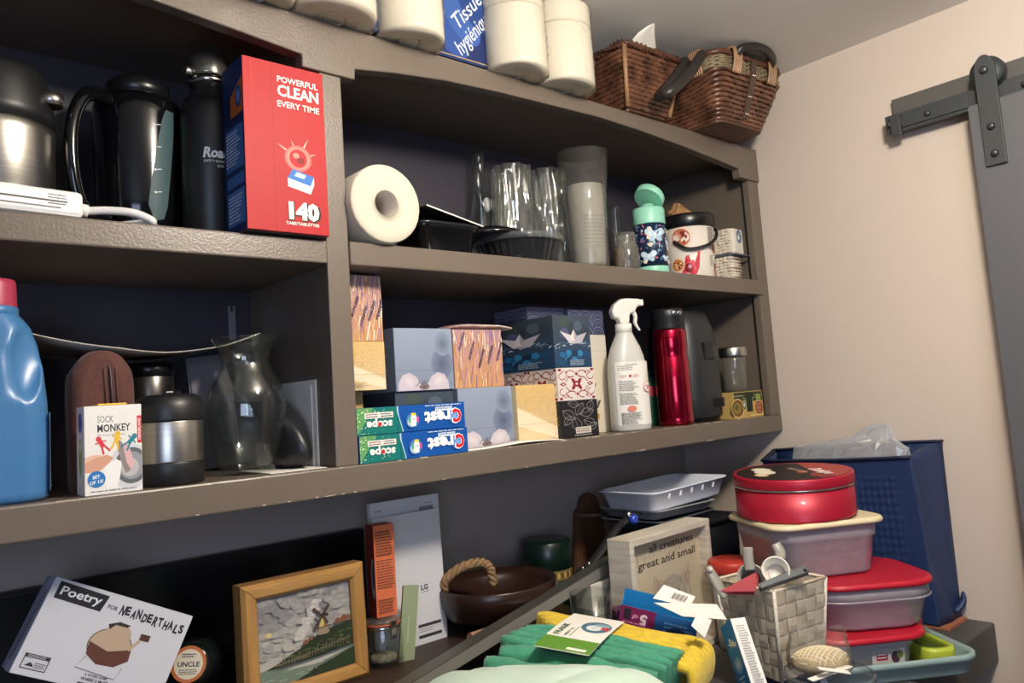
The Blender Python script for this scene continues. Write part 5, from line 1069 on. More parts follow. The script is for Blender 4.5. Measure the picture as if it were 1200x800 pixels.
rp = MB(); pth = smoothpath([(-.100, .030, .056), (-.100, .022, .078), (-.072, .010, .096), (-.036, .0, .098), (-.018, -.004, .084), (-.014, -.006, .055)], 8)
for s_ in range(3):
    pp = []
    for i, p in enumerate(pth):
        t = (pth[min(i+1, len(pth)-1)]-pth[max(i-1, 0)]).normalized(); a = t.cross(Vector((.3, 1, 0))).normalized(); u = a.cross(t); an = i*.75+s_*2*PI/3; pp.append(p+a*.0045*math.cos(an)+u*.0045*math.sin(an))
    rp.tube(pp, .0048, 7)
rp.build('rope_handle', mat('jute_rope', '#8d6f4c', .8, var=.3, vscale=150), bw)
c0 = P(600, 741, D=1.27); dw = thing('wooden_dowel', 'pale pinkish wooden dowel poking out behind the metal bar', 'dowel', (c0.x, 1.035, R_(-.388)+.0095), .0)
MB().tube([(-.068, 0, 0), (.07, .0, 0)], .0095, 20).build('dowel', wood('pink_beech', '#b98a6e', '#a87a60', 0, .5), dw)
# canister, wooden sconce
cn = thing('green_canister', 'dark green round canister with a gold ornament band, below the cabinet', 'canister', (1.105, 1.20, ZK))
hc = R_(-.29)-ZK
MB().lathe([(.048, 0), (.05, .003), (.05, hc-.055)], 44).build('canister_body', mat('bottle_green_enamel', '#10261c', .3), cn); MB().lathe([(.0505, hc-.054), (.0515, hc-.052), (.0515, hc-.003), (.049, hc), (0, hc)], 44).build('canister_lid', mat('dark_green_lid', '#0d1f18', .3), cn)
g = Pic(); g.rect(-.10, hc-.075, .10, hc-.057, '#8e7440', 30, 1)
for k in range(24): g.ell(-.095+.008*k, hc-.066, .003, .006, ['#c9ad6a', '#5a4a28'][k % 2], 8)
g.build('gold_band', cn, CYL(.0503, -2.2), True)
sc = thing('wooden_sconce', 'arched brown wooden wall sconce with a small ledge, leaning on the back wall', 'sconce', (at_x(690, 620, 1.262), 1.262, ZK), .0, rot=(math.radians(-3), math.radians(6), 0))
hs = R_(-.225)-ZK; M_wal = wood('walnut_brown', '#6e4a34', '#55382a', 2, .5)
MB().prism([(-.052, 0), (.052, 0), (.050, hs*.6), (.044, hs*.84)]+[(.030*math.cos(k*PI/8), hs-.03+.030*math.sin(k*PI/8)) for k in range(9)]+[(-.044, hs*.84), (-.050, hs*.6)], 0, .014).build('back_plate', M_wal, sc, .002)
MB().prism([(-.046, 0)]+[(-.046+.092*k/10, -.05*math.sin(k*PI/10)) for k in range(1, 10)]+[(.046, 0)], hs*.80, hs*.80+.010, 'z').build('ledge', M_wal, sc, .002)
# black bin with trays
bn = thing('black_bin', 'black plastic bin under the stacked trays behind the white box frame', 'bin', (1.215, 1.008, ZK))
hb2 = R_(-.285)-ZK
MB().loft([ring(rr(.30, .115, .02, 4, .165, .062), 0), ring(rr(.31, .12, .02, 4, .165, .062), hb2-.012)]).build('bin_body', M_blackp, bn); MB().loft([ring(rr(.315, .125, .02, 4, .165, .062), hb2-.012), ring(rr(.315, .125, .02, 4, .165, .062), hb2)]).build('bin_lid', M_blackm, bn)
def tray(name, label, loc, w, d, h, m, rot, ribs=0, group=None):
    t = thing(name, label, 'tray', loc, rot=rot, group=group)
    MB().loft([ring(rr(w*.90, d*.84, .015, 4), .001), ring(rr(w*.92, d*.86, .018, 4), .004), ring(rr(w, d, .02, 4), h-.003), ring(rr(w*1.04, d*1.06, .022, 4), h-.002), ring(rr(w*1.04, d*1.06, .022, 4), h+.001), ring(rr(w*.97, d*.96, .02, 4), h), ring(rr(w*.88, d*.82, .016, 4), .005)]).build('tray_shell', m, t)
    for k in range(ribs):
        x = -w*.3+w*.6*k/(ribs-1); MB().loft([[(x-.006, -d*.425-.000, .004), (x+.006, -d*.425, .004), (x+.006, -d*.40, .004), (x-.006, -d*.40, .004)], [(x-.003, -d*.497, h-.006), (x+.003, -d*.497, h-.006), (x+.003, -d*.46, h-.006), (x-.003, -d*.46, h-.006)]]).build('tray_rib', m, t)
    return t
M_lb = mat('pale_blue_plastic', '#dfe5f2', .3, var=.04)
tray('grey_tray', 'lower dark grey plastic tray of the stack behind the white box frame', (1.335, 1.085, R_(-.2845)), .20, .16, .022, mat('slate_plastic', '#4a4d54', .35), (0, 0, .05))
tray('grey_tray', 'mid grey plastic tray under the white compartment tray', (1.335, 1.085, R_(-.2610)), .20, .16, .020, mat('grey_plastic', '#8d9094', .3), (0, 0, -.03))
tray('compartment_tray', 'long pale bluish white plastic tray with ribs, topmost of the tray stack', (1.345, 1.07, R_(-.2385)), .262, .15, .040, M_lb, (0, math.radians(-1.5), .02), 5)
# strap with bead
st_ = thing('black_strap', 'black webbing strap with a blue bead and small chrome buckle, across the bar end', 'strap', P(715, 632, D=1.42))
o0 = st_.location.copy(); loc = lambda p: tuple(p-o0)
MB().tube(smoothpath([loc(P(*q)) if False else loc(P(q[0], q[1], D=q[2]+.09)) for q in ((676, 672, 1.375), (692, 661, 1.38), (708, 640, 1.40), (722, 620, 1.43), (738, 606, 1.46), (752, 600, 1.50), (760, 612, 1.53))], 6), .010, 8, flat=.35, up=(.3, -.6, .8)).build('webbing', mat('black_webbing', '#141416', .7, bump=.4, bscale=400), st_)
MB().sphere(loc(P(742, 608, D=1.49)), .0105, 18).build('blue_bead', mat('cobalt_glass_bead', '#1f3a9c', .1, coat=.5), st_)
MB().tube([loc(P(735, 600, D=1.49)), loc(P(738, 606, D=1.49))], .006, 10).build('bead_cap', M_chrome, st_)
for px, py in ((683, 665.5), (690, 660)): MB().sphere(loc(P(px, py, D=1.445)), .004, 10).build('buckle_rivet', M_chrome, st_)
# metal bar
A_, B_ = P(478, 802, D=1.10), P(722, 652.5, D=1.47); dr_ = (B_-A_).normalized(); A2 = A_-dr_*.12
mb = thing('metal_bar', 'long brushed aluminium angle bar lying diagonally across the clutter', 'bar', A2)
up_ = (Vector((0, 0, 1))-dr_*dr_.z).normalized(); sd = dr_.cross(up_); sd = sd if sd.dot(Vector((0, 0, EYE))-A2) > 0 else -sd; L_ = (B_-A2).length
def barbox(b, s0, s1, u0, u1):
    v = [dr_*l+sd*s+up_*u for l in (0, L_) for s, u in ((s0, u0), (s1, u0), (s1, u1), (s0, u1))]; return b.add(v, [(3, 2, 1, 0), (4, 5, 6, 7), (0, 1, 5, 4), (1, 2, 6, 5), (2, 3, 7, 6), (3, 0, 4, 7)])
M_alu = mat('brushed_aluminium', '#a9a89f', .38, .55, var=.08)
barbox(MB(), -.026, .0, -.0015, .0).build('top_flange', mat('dull_aluminium', '#77766f', .42, .8), mb); barbox(MB(), -.0015, .0, -.020, -.0015).build('front_flange', M_alu, mb)
# ------------------------------------------------------------------ white carton, tumbler, box frame
wcr = carton('white_carton', 'plain white carton with a faint stamp, behind the drinking glass', 'box', (1.040, 1.015, ZK), .125, .045, R_(-.345)-ZK, M_card, -.05)
g = Pic(); hh = R_(-.345)-ZK
for k in range(7): g.rect(.014+.006*k, hh-.045, .018+.006*k, hh-.030+.004*(k % 2), '#8d8a86')
g.lines(.012, hh-.08, .05, hh-.055, 3, '#a5a29c'); g.build('stamp_print', wcr, FRONT)
tg = thing('drinking_glass', 'clear drinking glass standing behind the yellow cloths', 'glass', (.972, .952, ZK), 0)
hg_ = R_(-.335)-ZK; MB().lathe([(.026, 0), (.029, .004), (.036, hg_), (.0345, hg_), (.0275, .008), (0, .008)], 36).build('glass_wall', M_glass, tg); MB().lathe([(.0345, hg_), (.0356, hg_+.001), (.0345, hg_+.002)], 36, cap=False).build('glass_rim', M_glass, tg)
c0 = P(727, 722, D=1.33); spk = carton('small_packet', 'small purple and green packet beside the drinking glass', 'packet', (c0.x-.012, c0.y, ZK), .034, .03, c0.z+.012-ZK, mat('plum_card', '#5a2a4a', .5), -.5)
g = Pic(); zz = c0.z+.012-ZK; g.rect(.010, zz-.028, .030, zz-.002, '#7a9a4a'); g.rect(.010, zz-.014, .030, zz-.004, '#d9d2b8'); g.build('front_print', spk, FRONT)
# box frame sign
acx = at_x(738, 640, .93); ax1 = at_x(840, 620, .93); aw = ax1-acx; ah = R_(-.262)-ZK
af_ = thing('box_frame_sign', 'whitewashed wooden box frame with text and a cat drawing inside', 'sign', (acx, .93, ZK), .06)
M_ww = mat('whitewashed_wood', '#cfc8ba', .6, var=.15, vscale=3, stretch=(3, 3, 40), bump=.2, col2='#b5ac9c'); t_ = .013
for q in ((0, t_, 0, .052, 0, ah), (aw-t_, aw, 0, .052, 0, ah), (t_+.0003, aw-t_-.0003, 0, .052, ah-t_, ah), (t_+.0003, aw-t_-.0003, 0, .052, 0, t_)): MB().box(*q).build('frame_side', M_ww, af_, .0015)
MB().box(t_, aw-t_, .022, .027, t_, ah-t_).build('sign_panel', mat('cream_panel', '#c5b99f', .6, var=.08), af_)
g = Pic(); g.text('all creatures', aw*.60, ah*.84, .0205, '#2e2a26', 'c', 0, 0, .012, width=aw*.56); g.text('great and small', aw*.535, ah*.735, .0205, '#2e2a26', 'c', 0, 0, .012, width=aw*.72)
for k in range(34):
    u = aw*(.14+.72*random.random()); v = ah*(.72+.14*random.random()); g.rect(u, v, u+.001, v+.006, '#4a443c')
cu, cv = aw*.57, ah*.47
g.line([(cu-.060, cv-.02), (cu-.058, cv+.045), (cu-.030, cv+.028), (cu, cv+.034), (cu+.028, cv+.028), (cu+.056, cv+.050), (cu+.058, cv-.02)], .0012, '#5a544c')
g.ell(cu, cv-.005, .045, .042, '#a39c90', 26); g.ell(cu, cv-.008, .040, .036, '#b3aa9a', 24)
for k in range(9): g.line([(cu-.03+.0075*k, cv+.026), (cu-.02+.005*k, cv+.008)], .0012, '#6a635a')
for s_ in (-1, 1): g.ell(cu+s_*.017, cv+.002, .006, .005, '#4a443c', 12); g.poly([(cu+s_*.054, cv+.040), (cu+s_*.034, cv+.026), (cu+s_*.052, cv+.005)], '#b09a90')
for s_ in (-1, 1):
    for k in range(3): g.line([(cu+s_*.010, cv-.018-.004*k), (cu+s_*.05, cv-.012-.010*k)], .0006, '#5a544c')
g.text('ms', aw*.80, ah*.58, .010, '#b5714a', 'c', .3, .2); g.build('sign_print', af_, lambda u, v, n: (u, .022-n, v))
# ------------------------------------------------------------------ cloths, boxes and pillow in the middle front
M_yel = mat('yellow_microfibre', '#d9b92c', .85, var=.15, vscale=80, bump=.7, bscale=500, sheen=.3); M_grn = mat('green_microfibre', '#3f9272', .85, var=.15, vscale=80, bump=.7, bscale=500, sheen=.3)
TLc, TRc, BLc = P(640, 716, D=1.25), P(826, 748, D=1.20), P(590, 752, D=1.12)
cp_, cw, chh = frame_thing('cloth_pack', 'bundle of yellow and green microfibre cloths held by a white paper band', 'cloth', TLc, TRc, BLc)
# local frame: x along the folds, z towards the far side, y down into the pile
cw2 = cw*1.0; sa_ = (TLc-BLc).dot((TRc-TLc).normalized()); shv = lambda v: sa_*v/chh
def ridge(v0, rad, x0, x1, m, drop=.06, sway=0.0, name='folded_cloth', seed=0, sink=0.0):
    b = MB(); rings = []; n = 22; q = random.Random(seed); x0 += shv(v0); x1 += shv(v0)
    for i in range(n+1):
        x = x0+(x1-x0)*i/n; end = min(1, min(i, n-i)/2.0+.35); wob = .003*math.sin(i*.7+seed)+sway*math.sin(i/n*PI); r = rad*(1+.10*math.sin(i*1.3+seed*2))*end**.4; rr_ = []
        for k in range(16):
            a = 2*PI*k/16; s_, c_ = math.sin(a), math.cos(a)
            rr_.append((x+.0012*math.sin(k*2+i), (sink+.9*rad-r*s_*.9) if s_ > 0 else sink+.9*rad-s_*drop, v0+wob+r*c_))
        rings.append(rr_)
    return b.loft(rings).build(name, m, cp_)
vs0 = [.98, .885, .79, .695]
for k, v in enumerate(vs0): ridge(chh*v, chh*.05, .012*k-.012, cw2-.004*k, M_yel, .05, .004, 'yellow_cloth', k)
for k, v in enumerate([.59, .49, .385, .28]): ridge(chh*v, chh*.058, -.004-.006*k, cw2*(.93-.015*k), M_grn, .055, .006, 'green_cloth', k+5, .002*k)
ridge(chh*.14, chh*.10, -.012, cw2*.86, M_grn, .045, .0, 'green_cloth', 11, .010)
ridge(chh*-.04, chh*.12, -.022, cw2*.84, M_grn, .04, .0, 'green_cloth', 14, .020)
# ribbed yellow ends hanging over the right side
for k in range(9):
    v = chh*(.93-.085*k); MB().tube(smoothpath([(cw2+shv(v)-.012, .004, v), (cw2+shv(v)+.006, .008, v-.002), (cw2+shv(v)+.012, .026, v-.006), (cw2+shv(v)+.010, .05, v-.012)], 4), .0085, 8).build('yellow_cloth_end', M_yel, cp_)
# paper band
def along(x, v): return (x, -.0185+.004*abs(v/chh-.5), v)
b = MB(); X0, X1 = cw*.18, cw*.50
sk_ = shv
rows = [-.02+1.03*k/10 for k in range(11)]
b.loft([[(X0+sk_(chh*v), -.0042-.003*math.sin(PI*max(0, v)), chh*v), (X1+sk_(chh*v), -.0042-.003*math.sin(PI*max(0, v)), chh*v), (X1+sk_(chh*v), -.0032-.003*math.sin(PI*max(0, v)), chh*v), (X0+sk_(chh*v), -.0032-.003*math.sin(PI*max(0, v)), chh*v)] for v in rows], 0, False).build('paper_band', M_white, cp_)
bandf = lambda u, v, n: (X0+u+sk_(v), -.0043-.003*math.sin(PI*max(0, v/chh))-n, v)
g = Pic(); bw_ = X1-X0
g.rect(0, chh*-.015, bw_, chh*.27, '#5a8a2e', 1, 4); g.text('FRANK', .016, chh*.32, .0135, '#3f5a34', 'l', PI/2, 0, .03, width=.046); g.text('wipes cat', .027, chh*.32, .0085, '#5a6a50', 'l', PI/2, 0, .01); g.rect(.031, chh*.32, .0325, chh*.60, '#7a8a70')
cu, cv = bw_*.68, chh*.66
g.ell(cu, cv, .022, .024, '#4d7288', 28); g.ell(cu-.002, cv-.004, .012, .012, '#e2e4e2', 18); g.ell(cu+.006, cv+.010, .012, .007, '#8fa6b0', 16); g.poly([(cu+.006, cv-.004), (cu+.021, cv-.010), (cu+.018, cv+.004), (cu+.010, cv+.004)], '#c0383a')
for a, b__ in ((-.006, -.002), (.002, -.003), (-.002, -.008)): g.ell(cu+a, cv+b__, .0011, .0011, '#2a3034', 6)
g.rect(bw_*.55, chh*.02, bw_*.9, chh*.07, '#e6e6dc'); g.build('band_print', cp_, bandf)
# mint pillow in the foreground
pc = P(628, 874, D=.905); pl_ = thing('mint_pillow', 'pale mint quilted cushion in the foreground at the bottom edge', 'cushion', (pc.x, pc.y, ZK+.002), math.radians(-50))
b = MB(); rings = []; nn = 64; hp_ = .079
for i in range(25):
    th = -PI/2+PI*i/24; rings.append([])
    for k in range(nn):
        a = 2*PI*k/nn; f = lambda t, e: math.copysign(abs(t)**e, t); cx_, sx_ = f(math.cos(a), .55), f(math.sin(a), .55); ct = f(math.cos(th), .62)
        x, y, z = .190*cx_*ct, .150*sx_*ct, hp_*f(math.sin(th), .8)
        qb = .006*abs(math.sin(x*38+y*38))**.5*abs(math.sin(x*38-y*38))**.5 if i > 12 else 0
        rings[-1].append((x, y, z+hp_+qb))
b.loft(rings).build('quilted_cover', mat('mint_quilted_fabric', '#bdd0c3', .75, var=.06, vscale=12, bump=.3, bscale=40), pl_)
# grey knitted cloth
kc = P(850, 814, D=1.03); kn = thing('knitted_cloth', 'folded grey ribbed knitted cloth beside the yellow cloths', 'cloth', (kc.x+.01, kc.y, ZK+.001), math.radians(-52))
fit(kn, .85, .85)
M_knit = mat('grey_marl_wool', '#77756f', .9, var=.35, vscale=260, bump=.6, bscale=600)
for k in range(11):
    y = -.055+.011*k; top = .105*math.cos((y)/.075*PI/2*.8)
    MB().tube(smoothpath([(-.06, y, .004), (-.056, y, top*.75), (-.02, y+.002, top), (.02, y, top*.97), (.056, y, top*.70), (.062, y, .004)], 5), .0062, 8).build('knit_rib', M_knit, kn)
# open blue carton with the figure 5
TL, TR, BL = P(722, 706, D=1.28), P(812, 728, D=1.25), P(724, 733, D=1.28)
bx, w, h = frame_thing('blue_carton', 'opened blue and magenta carton printed with a five, lying behind the cloths', 'carton', TL, TR, BL)
h2 = .075
MB().box(0, w, 0, .0012, h-h2, h).build('carton_front', mat('azure_card', '#1f7fc0', .45), bx); MB().box(0, w, .048, .0492, h-h2, h+.010).build('carton_back', mat('azure_card', '#1f7fc0', .45), bx); MB().box(0, .0012, .0012, .048, h-h2, h).build('carton_end', mat('azure_card', '#1f7fc0', .45), bx); MB().box(w-.0012, w, .0012, .048, h-h2, h).build('carton_end', mat('azure_card', '#1f7fc0', .45), bx)
MB().box(.0012, w-.0012, .0012, .048, h-h2, h-h2+.0012).build('carton_floor', mat('azure_card', '#1f7fc0', .45), bx)
g = Pic(); g.rect(.0003, h-h2+.0003, w*.46, h-.0003, '#7e1a4e'); g.rect(w*.46, h-h2+.0003, w-.0003, h-.0003, '#1d5f9e'); g.text('5', w*.31, h-.010, .024, '#e9d6dc', 'c', PI, 0, .05); g.text('of', w*.20, h-.012, .011, '#d9a6b8', 'c', PI, 0, .03); g.rect(w*.05, h-.022, w*.14, h-.004, '#2a2030'); g.lines(w*.05, h-.034, w*.40, h-.024, 2, '#c98aa6')
g.lines(w*.58, h-.03, w*.95, h-.010, 3, '#7fb0d0'); g.ell(w*.75, h-.028, .018, .010, '#173a5c', 16); g.build('front_print', bx, FRONT)
q0 = bx.matrix_world.inverted()
def lflap(name, pts, m, th=.0012): slab(MB(), [q0 @ P(a, c, D=d_) for a, c, d_ in pts], th).build(name, m, bx)
lflap('white_flap', [(766, 706, 1.245), (840, 708, 1.22), (852, 726, 1.18), (800, 722, 1.21)], M_white); lflap('white_flap', [(765, 701, 1.255), (778, 685, 1.27), (815, 699, 1.26), (808, 711, 1.245)], M_white)
lflap('kraft_flap', [(722, 712, 1.23), (729, 697, 1.245), (738, 711, 1.235)], mat('kraft_paper', '#a67c52', .7)) if False else None
g = Pic(); c4 = [q0 @ P(a, c, D=d_) for a, c, d_ in ((786, 701, 1.2525), (791, 694, 1.260), (807, 700, 1.2565), (802, 706, 1.2485))]; nn_ = (c4[1]-c4[0]).cross(c4[3]-c4[0]).normalized()
if (bx.matrix_world.to_3x3() @ nn_).dot(P(790, 700, D=1)-Vector((0, 0, EYE))) > 0: nn_ = -nn_
for k in range(10): g.rect(k/10, .05, k/10+.035+.03*(k % 3 == 0), .95, '#2e2c2c')
g.build('barcode', bx, lambda u, v, n: tuple(c4[0]+(c4[3]-c4[0])*u+(c4[1]-c4[0])*v+nn_*(.0009+n)))
# bag carton, standing and leaning
TL, TR, BL = P(834.5, 727, D=1.16), P(852, 725, D=1.165), P(884, 812, D=1.10)
zb, w, h = frame_thing('bag_carton', 'slim white and blue carton of zipper bags leaning against the woven basket', 'carton', TL, TR, BL)
d = .042; h += .02
MB().box(0, w, 0, d, -.02, h-.02).build('carton_body', M_card, zb, .0008)
g = Pic(); g.rect(.0003, -.0195, w-.0003, h-.0205, '#dcdad4'); g.lines(w*.2, .0, w*.85, h-.03, 26, '#8d8c8a', jag=.3); g.build('front_print', zb, FRONT)
g = Pic(); hh = h-.02; g.rect(.0003, -.0195, d-.0003, hh-.0003, '#1f7cc0', 1, 6, ('#0f5c9e', '#2a8ad0')); g.ell(d*.5, hh*.42, d*.36, hh*.12, '#bcd6e6', 18, rim='#2f84c4'); g.text('Ziploc', d*.52, hh-.034, .0125, '#f2f4f4', 'c', -.35, .1, .05, width=.026); g.lines(d*.2, .005, d*.8, .03, 4, '#bcd6e6'); g.build('side_print', zb, LEFT(d))
q0 = zb.matrix_world.inverted(); slab(MB(), [q0 @ P(a, c, D=d_) for a, c, d_ in ((817, 718, 1.165), (834, 726.5, 1.16), (826, 747, 1.15), (810, 733, 1.155))], .001).build('white_flap', M_white, zb)
# ------------------------------------------------------------------ woven strap basket
Lp, Fp, Rp, Bt = P(815, 690, D=1.246), P(906, 693, D=1.20), P(967, 676, D=1.267), P(919, 796, D=1.215)
zr = (Lp.z+Fp.z+Rp.z)/3; Fxy, Lxy, Rxy = Vector((Fp.x, Fp.y)), Vector((Lp.x, Lp.y)), Vector((Rp.x, Rp.y))
u_ = (Rxy-Fxy); wr_ = u_.length; u_.normalize(); vv = Vector((-u_.y, u_.x)); 
if vv.dot(Lxy-Fxy) < 0: vv = -vv
wl_ = (Lxy-Fxy).length; cxy = Fxy+u_*wr_/2+vv*wl_/2
fbx = thing('flat_box', 'flat dark navy box lying under the woven strap basket', 'box', (cxy.x, cxy.y, ZK), math.atan2(u_.y, u_.x))
MB().box(-.045, .045, -.05, .05, 0, Bt.z-ZK-.0005).build('box_body', mat('dark_navy_card', '#1c2236', .5), fbx, .002)
sb_ = thing('woven_basket', 'pale taupe woven strap basket holding measuring cups and kitchen tools', 'basket', (cxy.x, cxy.y, Bt.z), math.atan2(u_.y, u_.x))
zb_ = Bt.z; hB = zr-zb_; M_str = mat('taupe_woven_strap', '#b5aa98', .55, var=.12, vscale=60, bump=.5, bscale=700); tap = .80; TH = .0022
def side_pt(face, s, z, off):
    k = tap+(1-tap)*z/hB; a, b_ = wr_/2*k, wl_/2*k
    return {0: (-a+2*a*s, -b_-off, z), 1: (a+off, -b_+2*b_*s, z), 2: (a-2*a*s, b_+off, z), 3: (-a-off, b_-2*b_*s, z)}[face]
nv = [5, 6, 5, 6]; nh = 6
def strap_wave(i, j): return TH*.9*(1 if (i+j) % 2 else -1)
for j in range(nh):                     # horizontal straps go right round
    z0, z1 = hB*(j+.06)/nh, hB*(j+.94)/nh; path = []
    for f in range(4):
        for i in range(nv[f]):
            for t in (.15, .5, .85): path.append((f, (i+t)/nv[f], strap_wave(sum(nv[:f])+i, j)*(1 if t == .5 else .55)))
    rings = [[side_pt(f, s, z0, o-.0006), side_pt(f, s, z1, o-.0006), side_pt(f, s, z1, o+.0006), side_pt(f, s, z0, o+.0006)] for f, s, o in path]
    MB().loft(rings+[rings[0]], 0, False, False, False).build('woven_strap', M_str, sb_)
for f in range(4):
    for i in range(nv[f]):
        rings = []
        for j in range(nh):
            for t in (.12, .5, .88):
                z = hB*(j+t)/nh; o = -strap_wave(sum(nv[:f])+i, j)*(1 if t == .5 else .55); rings.append([side_pt(f, (i+.05)/nv[f], z, o-.0006), side_pt(f, (i+.95)/nv[f], z, o-.0006), side_pt(f, (i+.95)/nv[f], z, o+.0006), side_pt(f, (i+.05)/nv[f], z, o+.0006)])
        MB().loft(rings, 0, False).build('woven_strap', M_str, sb_)
rim = [side_pt(f, s, hB, .0) for f in range(4) for s in (0, .5)]
for i in range(4): MB().tube([side_pt(i, 0, hB, 0), side_pt(i, 1, hB, 0)], .0026, 8).build('basket_rim', mat('pale_binding', '#cdbfa8', .6), sb_); MB().tube([side_pt(i, 0, 0, .001), side_pt(i, 0, hB, .001)], .0030, 8).build('corner_binding', mat('pale_stitching', '#d2cabb', .6, var=.3, vscale=300), sb_)
MB().box(-wr_/2*tap, wr_/2*tap, -wl_/2*tap, wl_/2*tap, .001, .003).build('basket_base', M_str, sb_)
# the things in it
def inb(px, py, D): return P(px, py, D=D*.9305)
M_gpl = mat('warm_grey_plastic', '#8e8a82', .4); M_wpl = mat('off_white_plastic', '#d4cdc2', .35)
def cup(label, cpx, D, r, hpts, m, mh, rot):
    c = inb(*cpx, D); t = thing('measuring_cup', label, 'measuring cup', c, group='measuring cups in the woven basket'); t.rotation_euler = rot; M = t.rotation_euler.to_matrix().to_4x4().inverted()
    MB().lathe([(0, -.028), (r*.75, -.028), (r*.85, -.024), (r, .0), (r*1.08, .001), (r*1.08, .003), (r*.95, .002), (r*.78, -.022), (0, -.0225)], 36).build('cup_bowl', m, t)
    MB().lathe([(r*.55, -.0222), (r*.58, -.020), (r*.5, -.0215)], 30, cap=False).build('bowl_ring', m, t)
    pts = [M @ (inb(a, b_, dd)-c) for a, b_, dd in hpts]; MB().tube(smoothpath(pts, 5), .0085, 10, flat=.45).build('cup_handle', mh, t)
    return t
tocam = (-P(910, 668, D=1.0)+Vector((0, 0, EYE))).normalized()
ro = (tocam+Vector((0, 0, .25))).normalized().to_track_quat('Z', 'Y').to_euler()
cup('white round measuring cup facing the room, between the grey handles', (909, 668), 1.31, .020, [(914, 655, 1.325), (914, 646, 1.34), (909, 637, 1.35)], M_wpl, M_gpl, ro)
cup('grey measuring cup with its long handle sticking up, left of the white cup', (880, 676), 1.335, .020, [(879, 668, 1.34), (877, 655, 1.345), (876, 641, 1.35)], M_gpl, M_gpl, ro)
sh = thing('scoop_handle', 'grey scoop handle with a hanging hole, at the left end of the woven basket', 'scoop', inb(838, 690, 1.325)); o0 = sh.location.copy()
pts = smoothpath([inb(a, b_, dd)-o0 for a, b_, dd in ((850, 700, 1.32), (842, 686, 1.33), (834, 672, 1.34), (830, 663, 1.345))], 6); MB().tube(pts, [.007+.004*math.sin(PI*(i/(len(pts)-1))**.8) for i in range(len(pts))], 12, flat=.6).build('handle', M_gpl, sh)
MB().sphere(inb(832.5, 667, 1.332)-o0, .004, 10).build('hanging_hole', M_card, sh)
rw_ = thing('red_folder', 'bright red folded card wedge sticking up in the woven basket', 'card', inb(865, 690, 1.325)); o0 = rw_.location.copy()
slab(MB(), [inb(843, 693, 1.318)-o0, inb(886, 693, 1.31)-o0, inb(886, 671, 1.325)-o0, inb(884, 671, 1.326)-o0], .002).build('red_card', mat('bright_red_card', '#960a20', .55), rw_)
slab(MB(), [inb(845, 696, 1.33)-o0, inb(887, 697, 1.322)-o0, inb(889, 676, 1.335)-o0, inb(886, 671, 1.337)-o0], .002).build('red_card', mat('bright_red_card', '#960a20', .55), rw_)
tl_ = thing('grey_tool', 'dark slate grey flat tool handle lying across the woven basket rim', 'tool', inb(922, 680, 1.315)); o0 = tl_.location.copy()
slab(MB(), [inb(889, 686, 1.292)-o0, inb(944, 664, 1.315)-o0, inb(948, 672, 1.305)-o0, inb(891, 692, 1.285)-o0], .012).build('tool_body', mat('slate_tool_plastic', '#4a4f52', .4), tl_, .002)
slab(MB(), [inb(889, 686, 1.2855)-o0, inb(944, 664, 1.3085)-o0, inb(943, 662.5, 1.322)-o0, inb(889, 684.5, 1.30)-o0], .003).build('tool_edge', mat('light_slate', '#6a7072', .4), tl_)
MB().sphere(inb(943.5, 668, 1.303)-o0, .003, 10).build('hanging_hole', M_blackp, tl_)
# ------------------------------------------------------------------ stack of food boxes
def rbox(w, d, r): return rr(w, d, r, 8)
M_cl2 = clear('cloudy_box_plastic', '#efeef0', .60, '#ded7de', .22); M_redl = mat('red_lid_plastic', '#b0182c', .38, var=.04); M_crm = mat('cream_lid_plastic', '#ddd0aa', .4)
def tub_shell(parent, w, d, h, r, m, z=0.0, taper=.90, name='tub_body', flange=True):
    o = [ring(rbox(w*taper, d*taper, r), z+.001), ring(rbox(w*(taper+.02), d*(taper+.02), r), z+.005), ring(rbox(w*.97, d*.97, r), z+h*.72), ring(rbox(w, d, r), z+h*.75 if flange else z+h*.9), ring(rbox(w*1.0, d*1.0, r), z+h)]
    i_ = [ring(rbox(w*.985, d*.985, r), z+h), ring(rbox(w*.955, d*.955, r), z+h*.7), ring(rbox(w*taper*.97, d*taper*.97, r), z+.004)]
    return MB().loft(o+i_).build(name, m, parent)
def lid(parent, w, d, r, z, m, name='tub_lid', inset=.86):
    return MB().loft([ring(rbox(w, d, r), z), ring(rbox(w*1.01, d*1.01, r), z+.004), ring(rbox(w*.99, d*.99, r), z+.009), ring(rbox(w*.955, d*.955, r), z+.010), ring(rbox(w*inset, d*inset, r*.9), z+.0075), ring(rbox(w*inset*.96, d*inset*.96, r*.9), z+.0085)]).build(name, m, parent)
# teal tub at the bottom
c2 = P(1000, 765, D=1.36); ta = math.radians(-35); tux, tuy = math.cos(ta), math.sin(ta)
tt = thing('teal_tub', 'low open grey teal plastic tub at the bottom of the food box stack', 'tub', (c2.x+tux*.034, c2.y+tuy*.034, ZK), ta); M_teal = mat('grey_teal_plastic', '#8aa09c', .4)
MB().loft([ring(rbox(.246, .200, .03), .001), ring(rbox(.250, .204, .032), .004), ring(rbox(.258, .212, .036), .024), ring(rbox(.272, .226, .040), .025), ring(rbox(.272, .226, .040), .033), ring(rbox(.266, .220, .038), .035), ring(rbox(.258, .212, .036), .034), ring(rbox(.252, .206, .034), .028), ring(rbox(.244, .198, .03), .005)]).build('tub_shell', M_teal, tt)
lm = thing('lime_ring', 'lime green plastic rim insert lying inside the teal tub', 'lid', (c2.x+tux*.118, c2.y+tuy*.118, ZK+.006), ta)
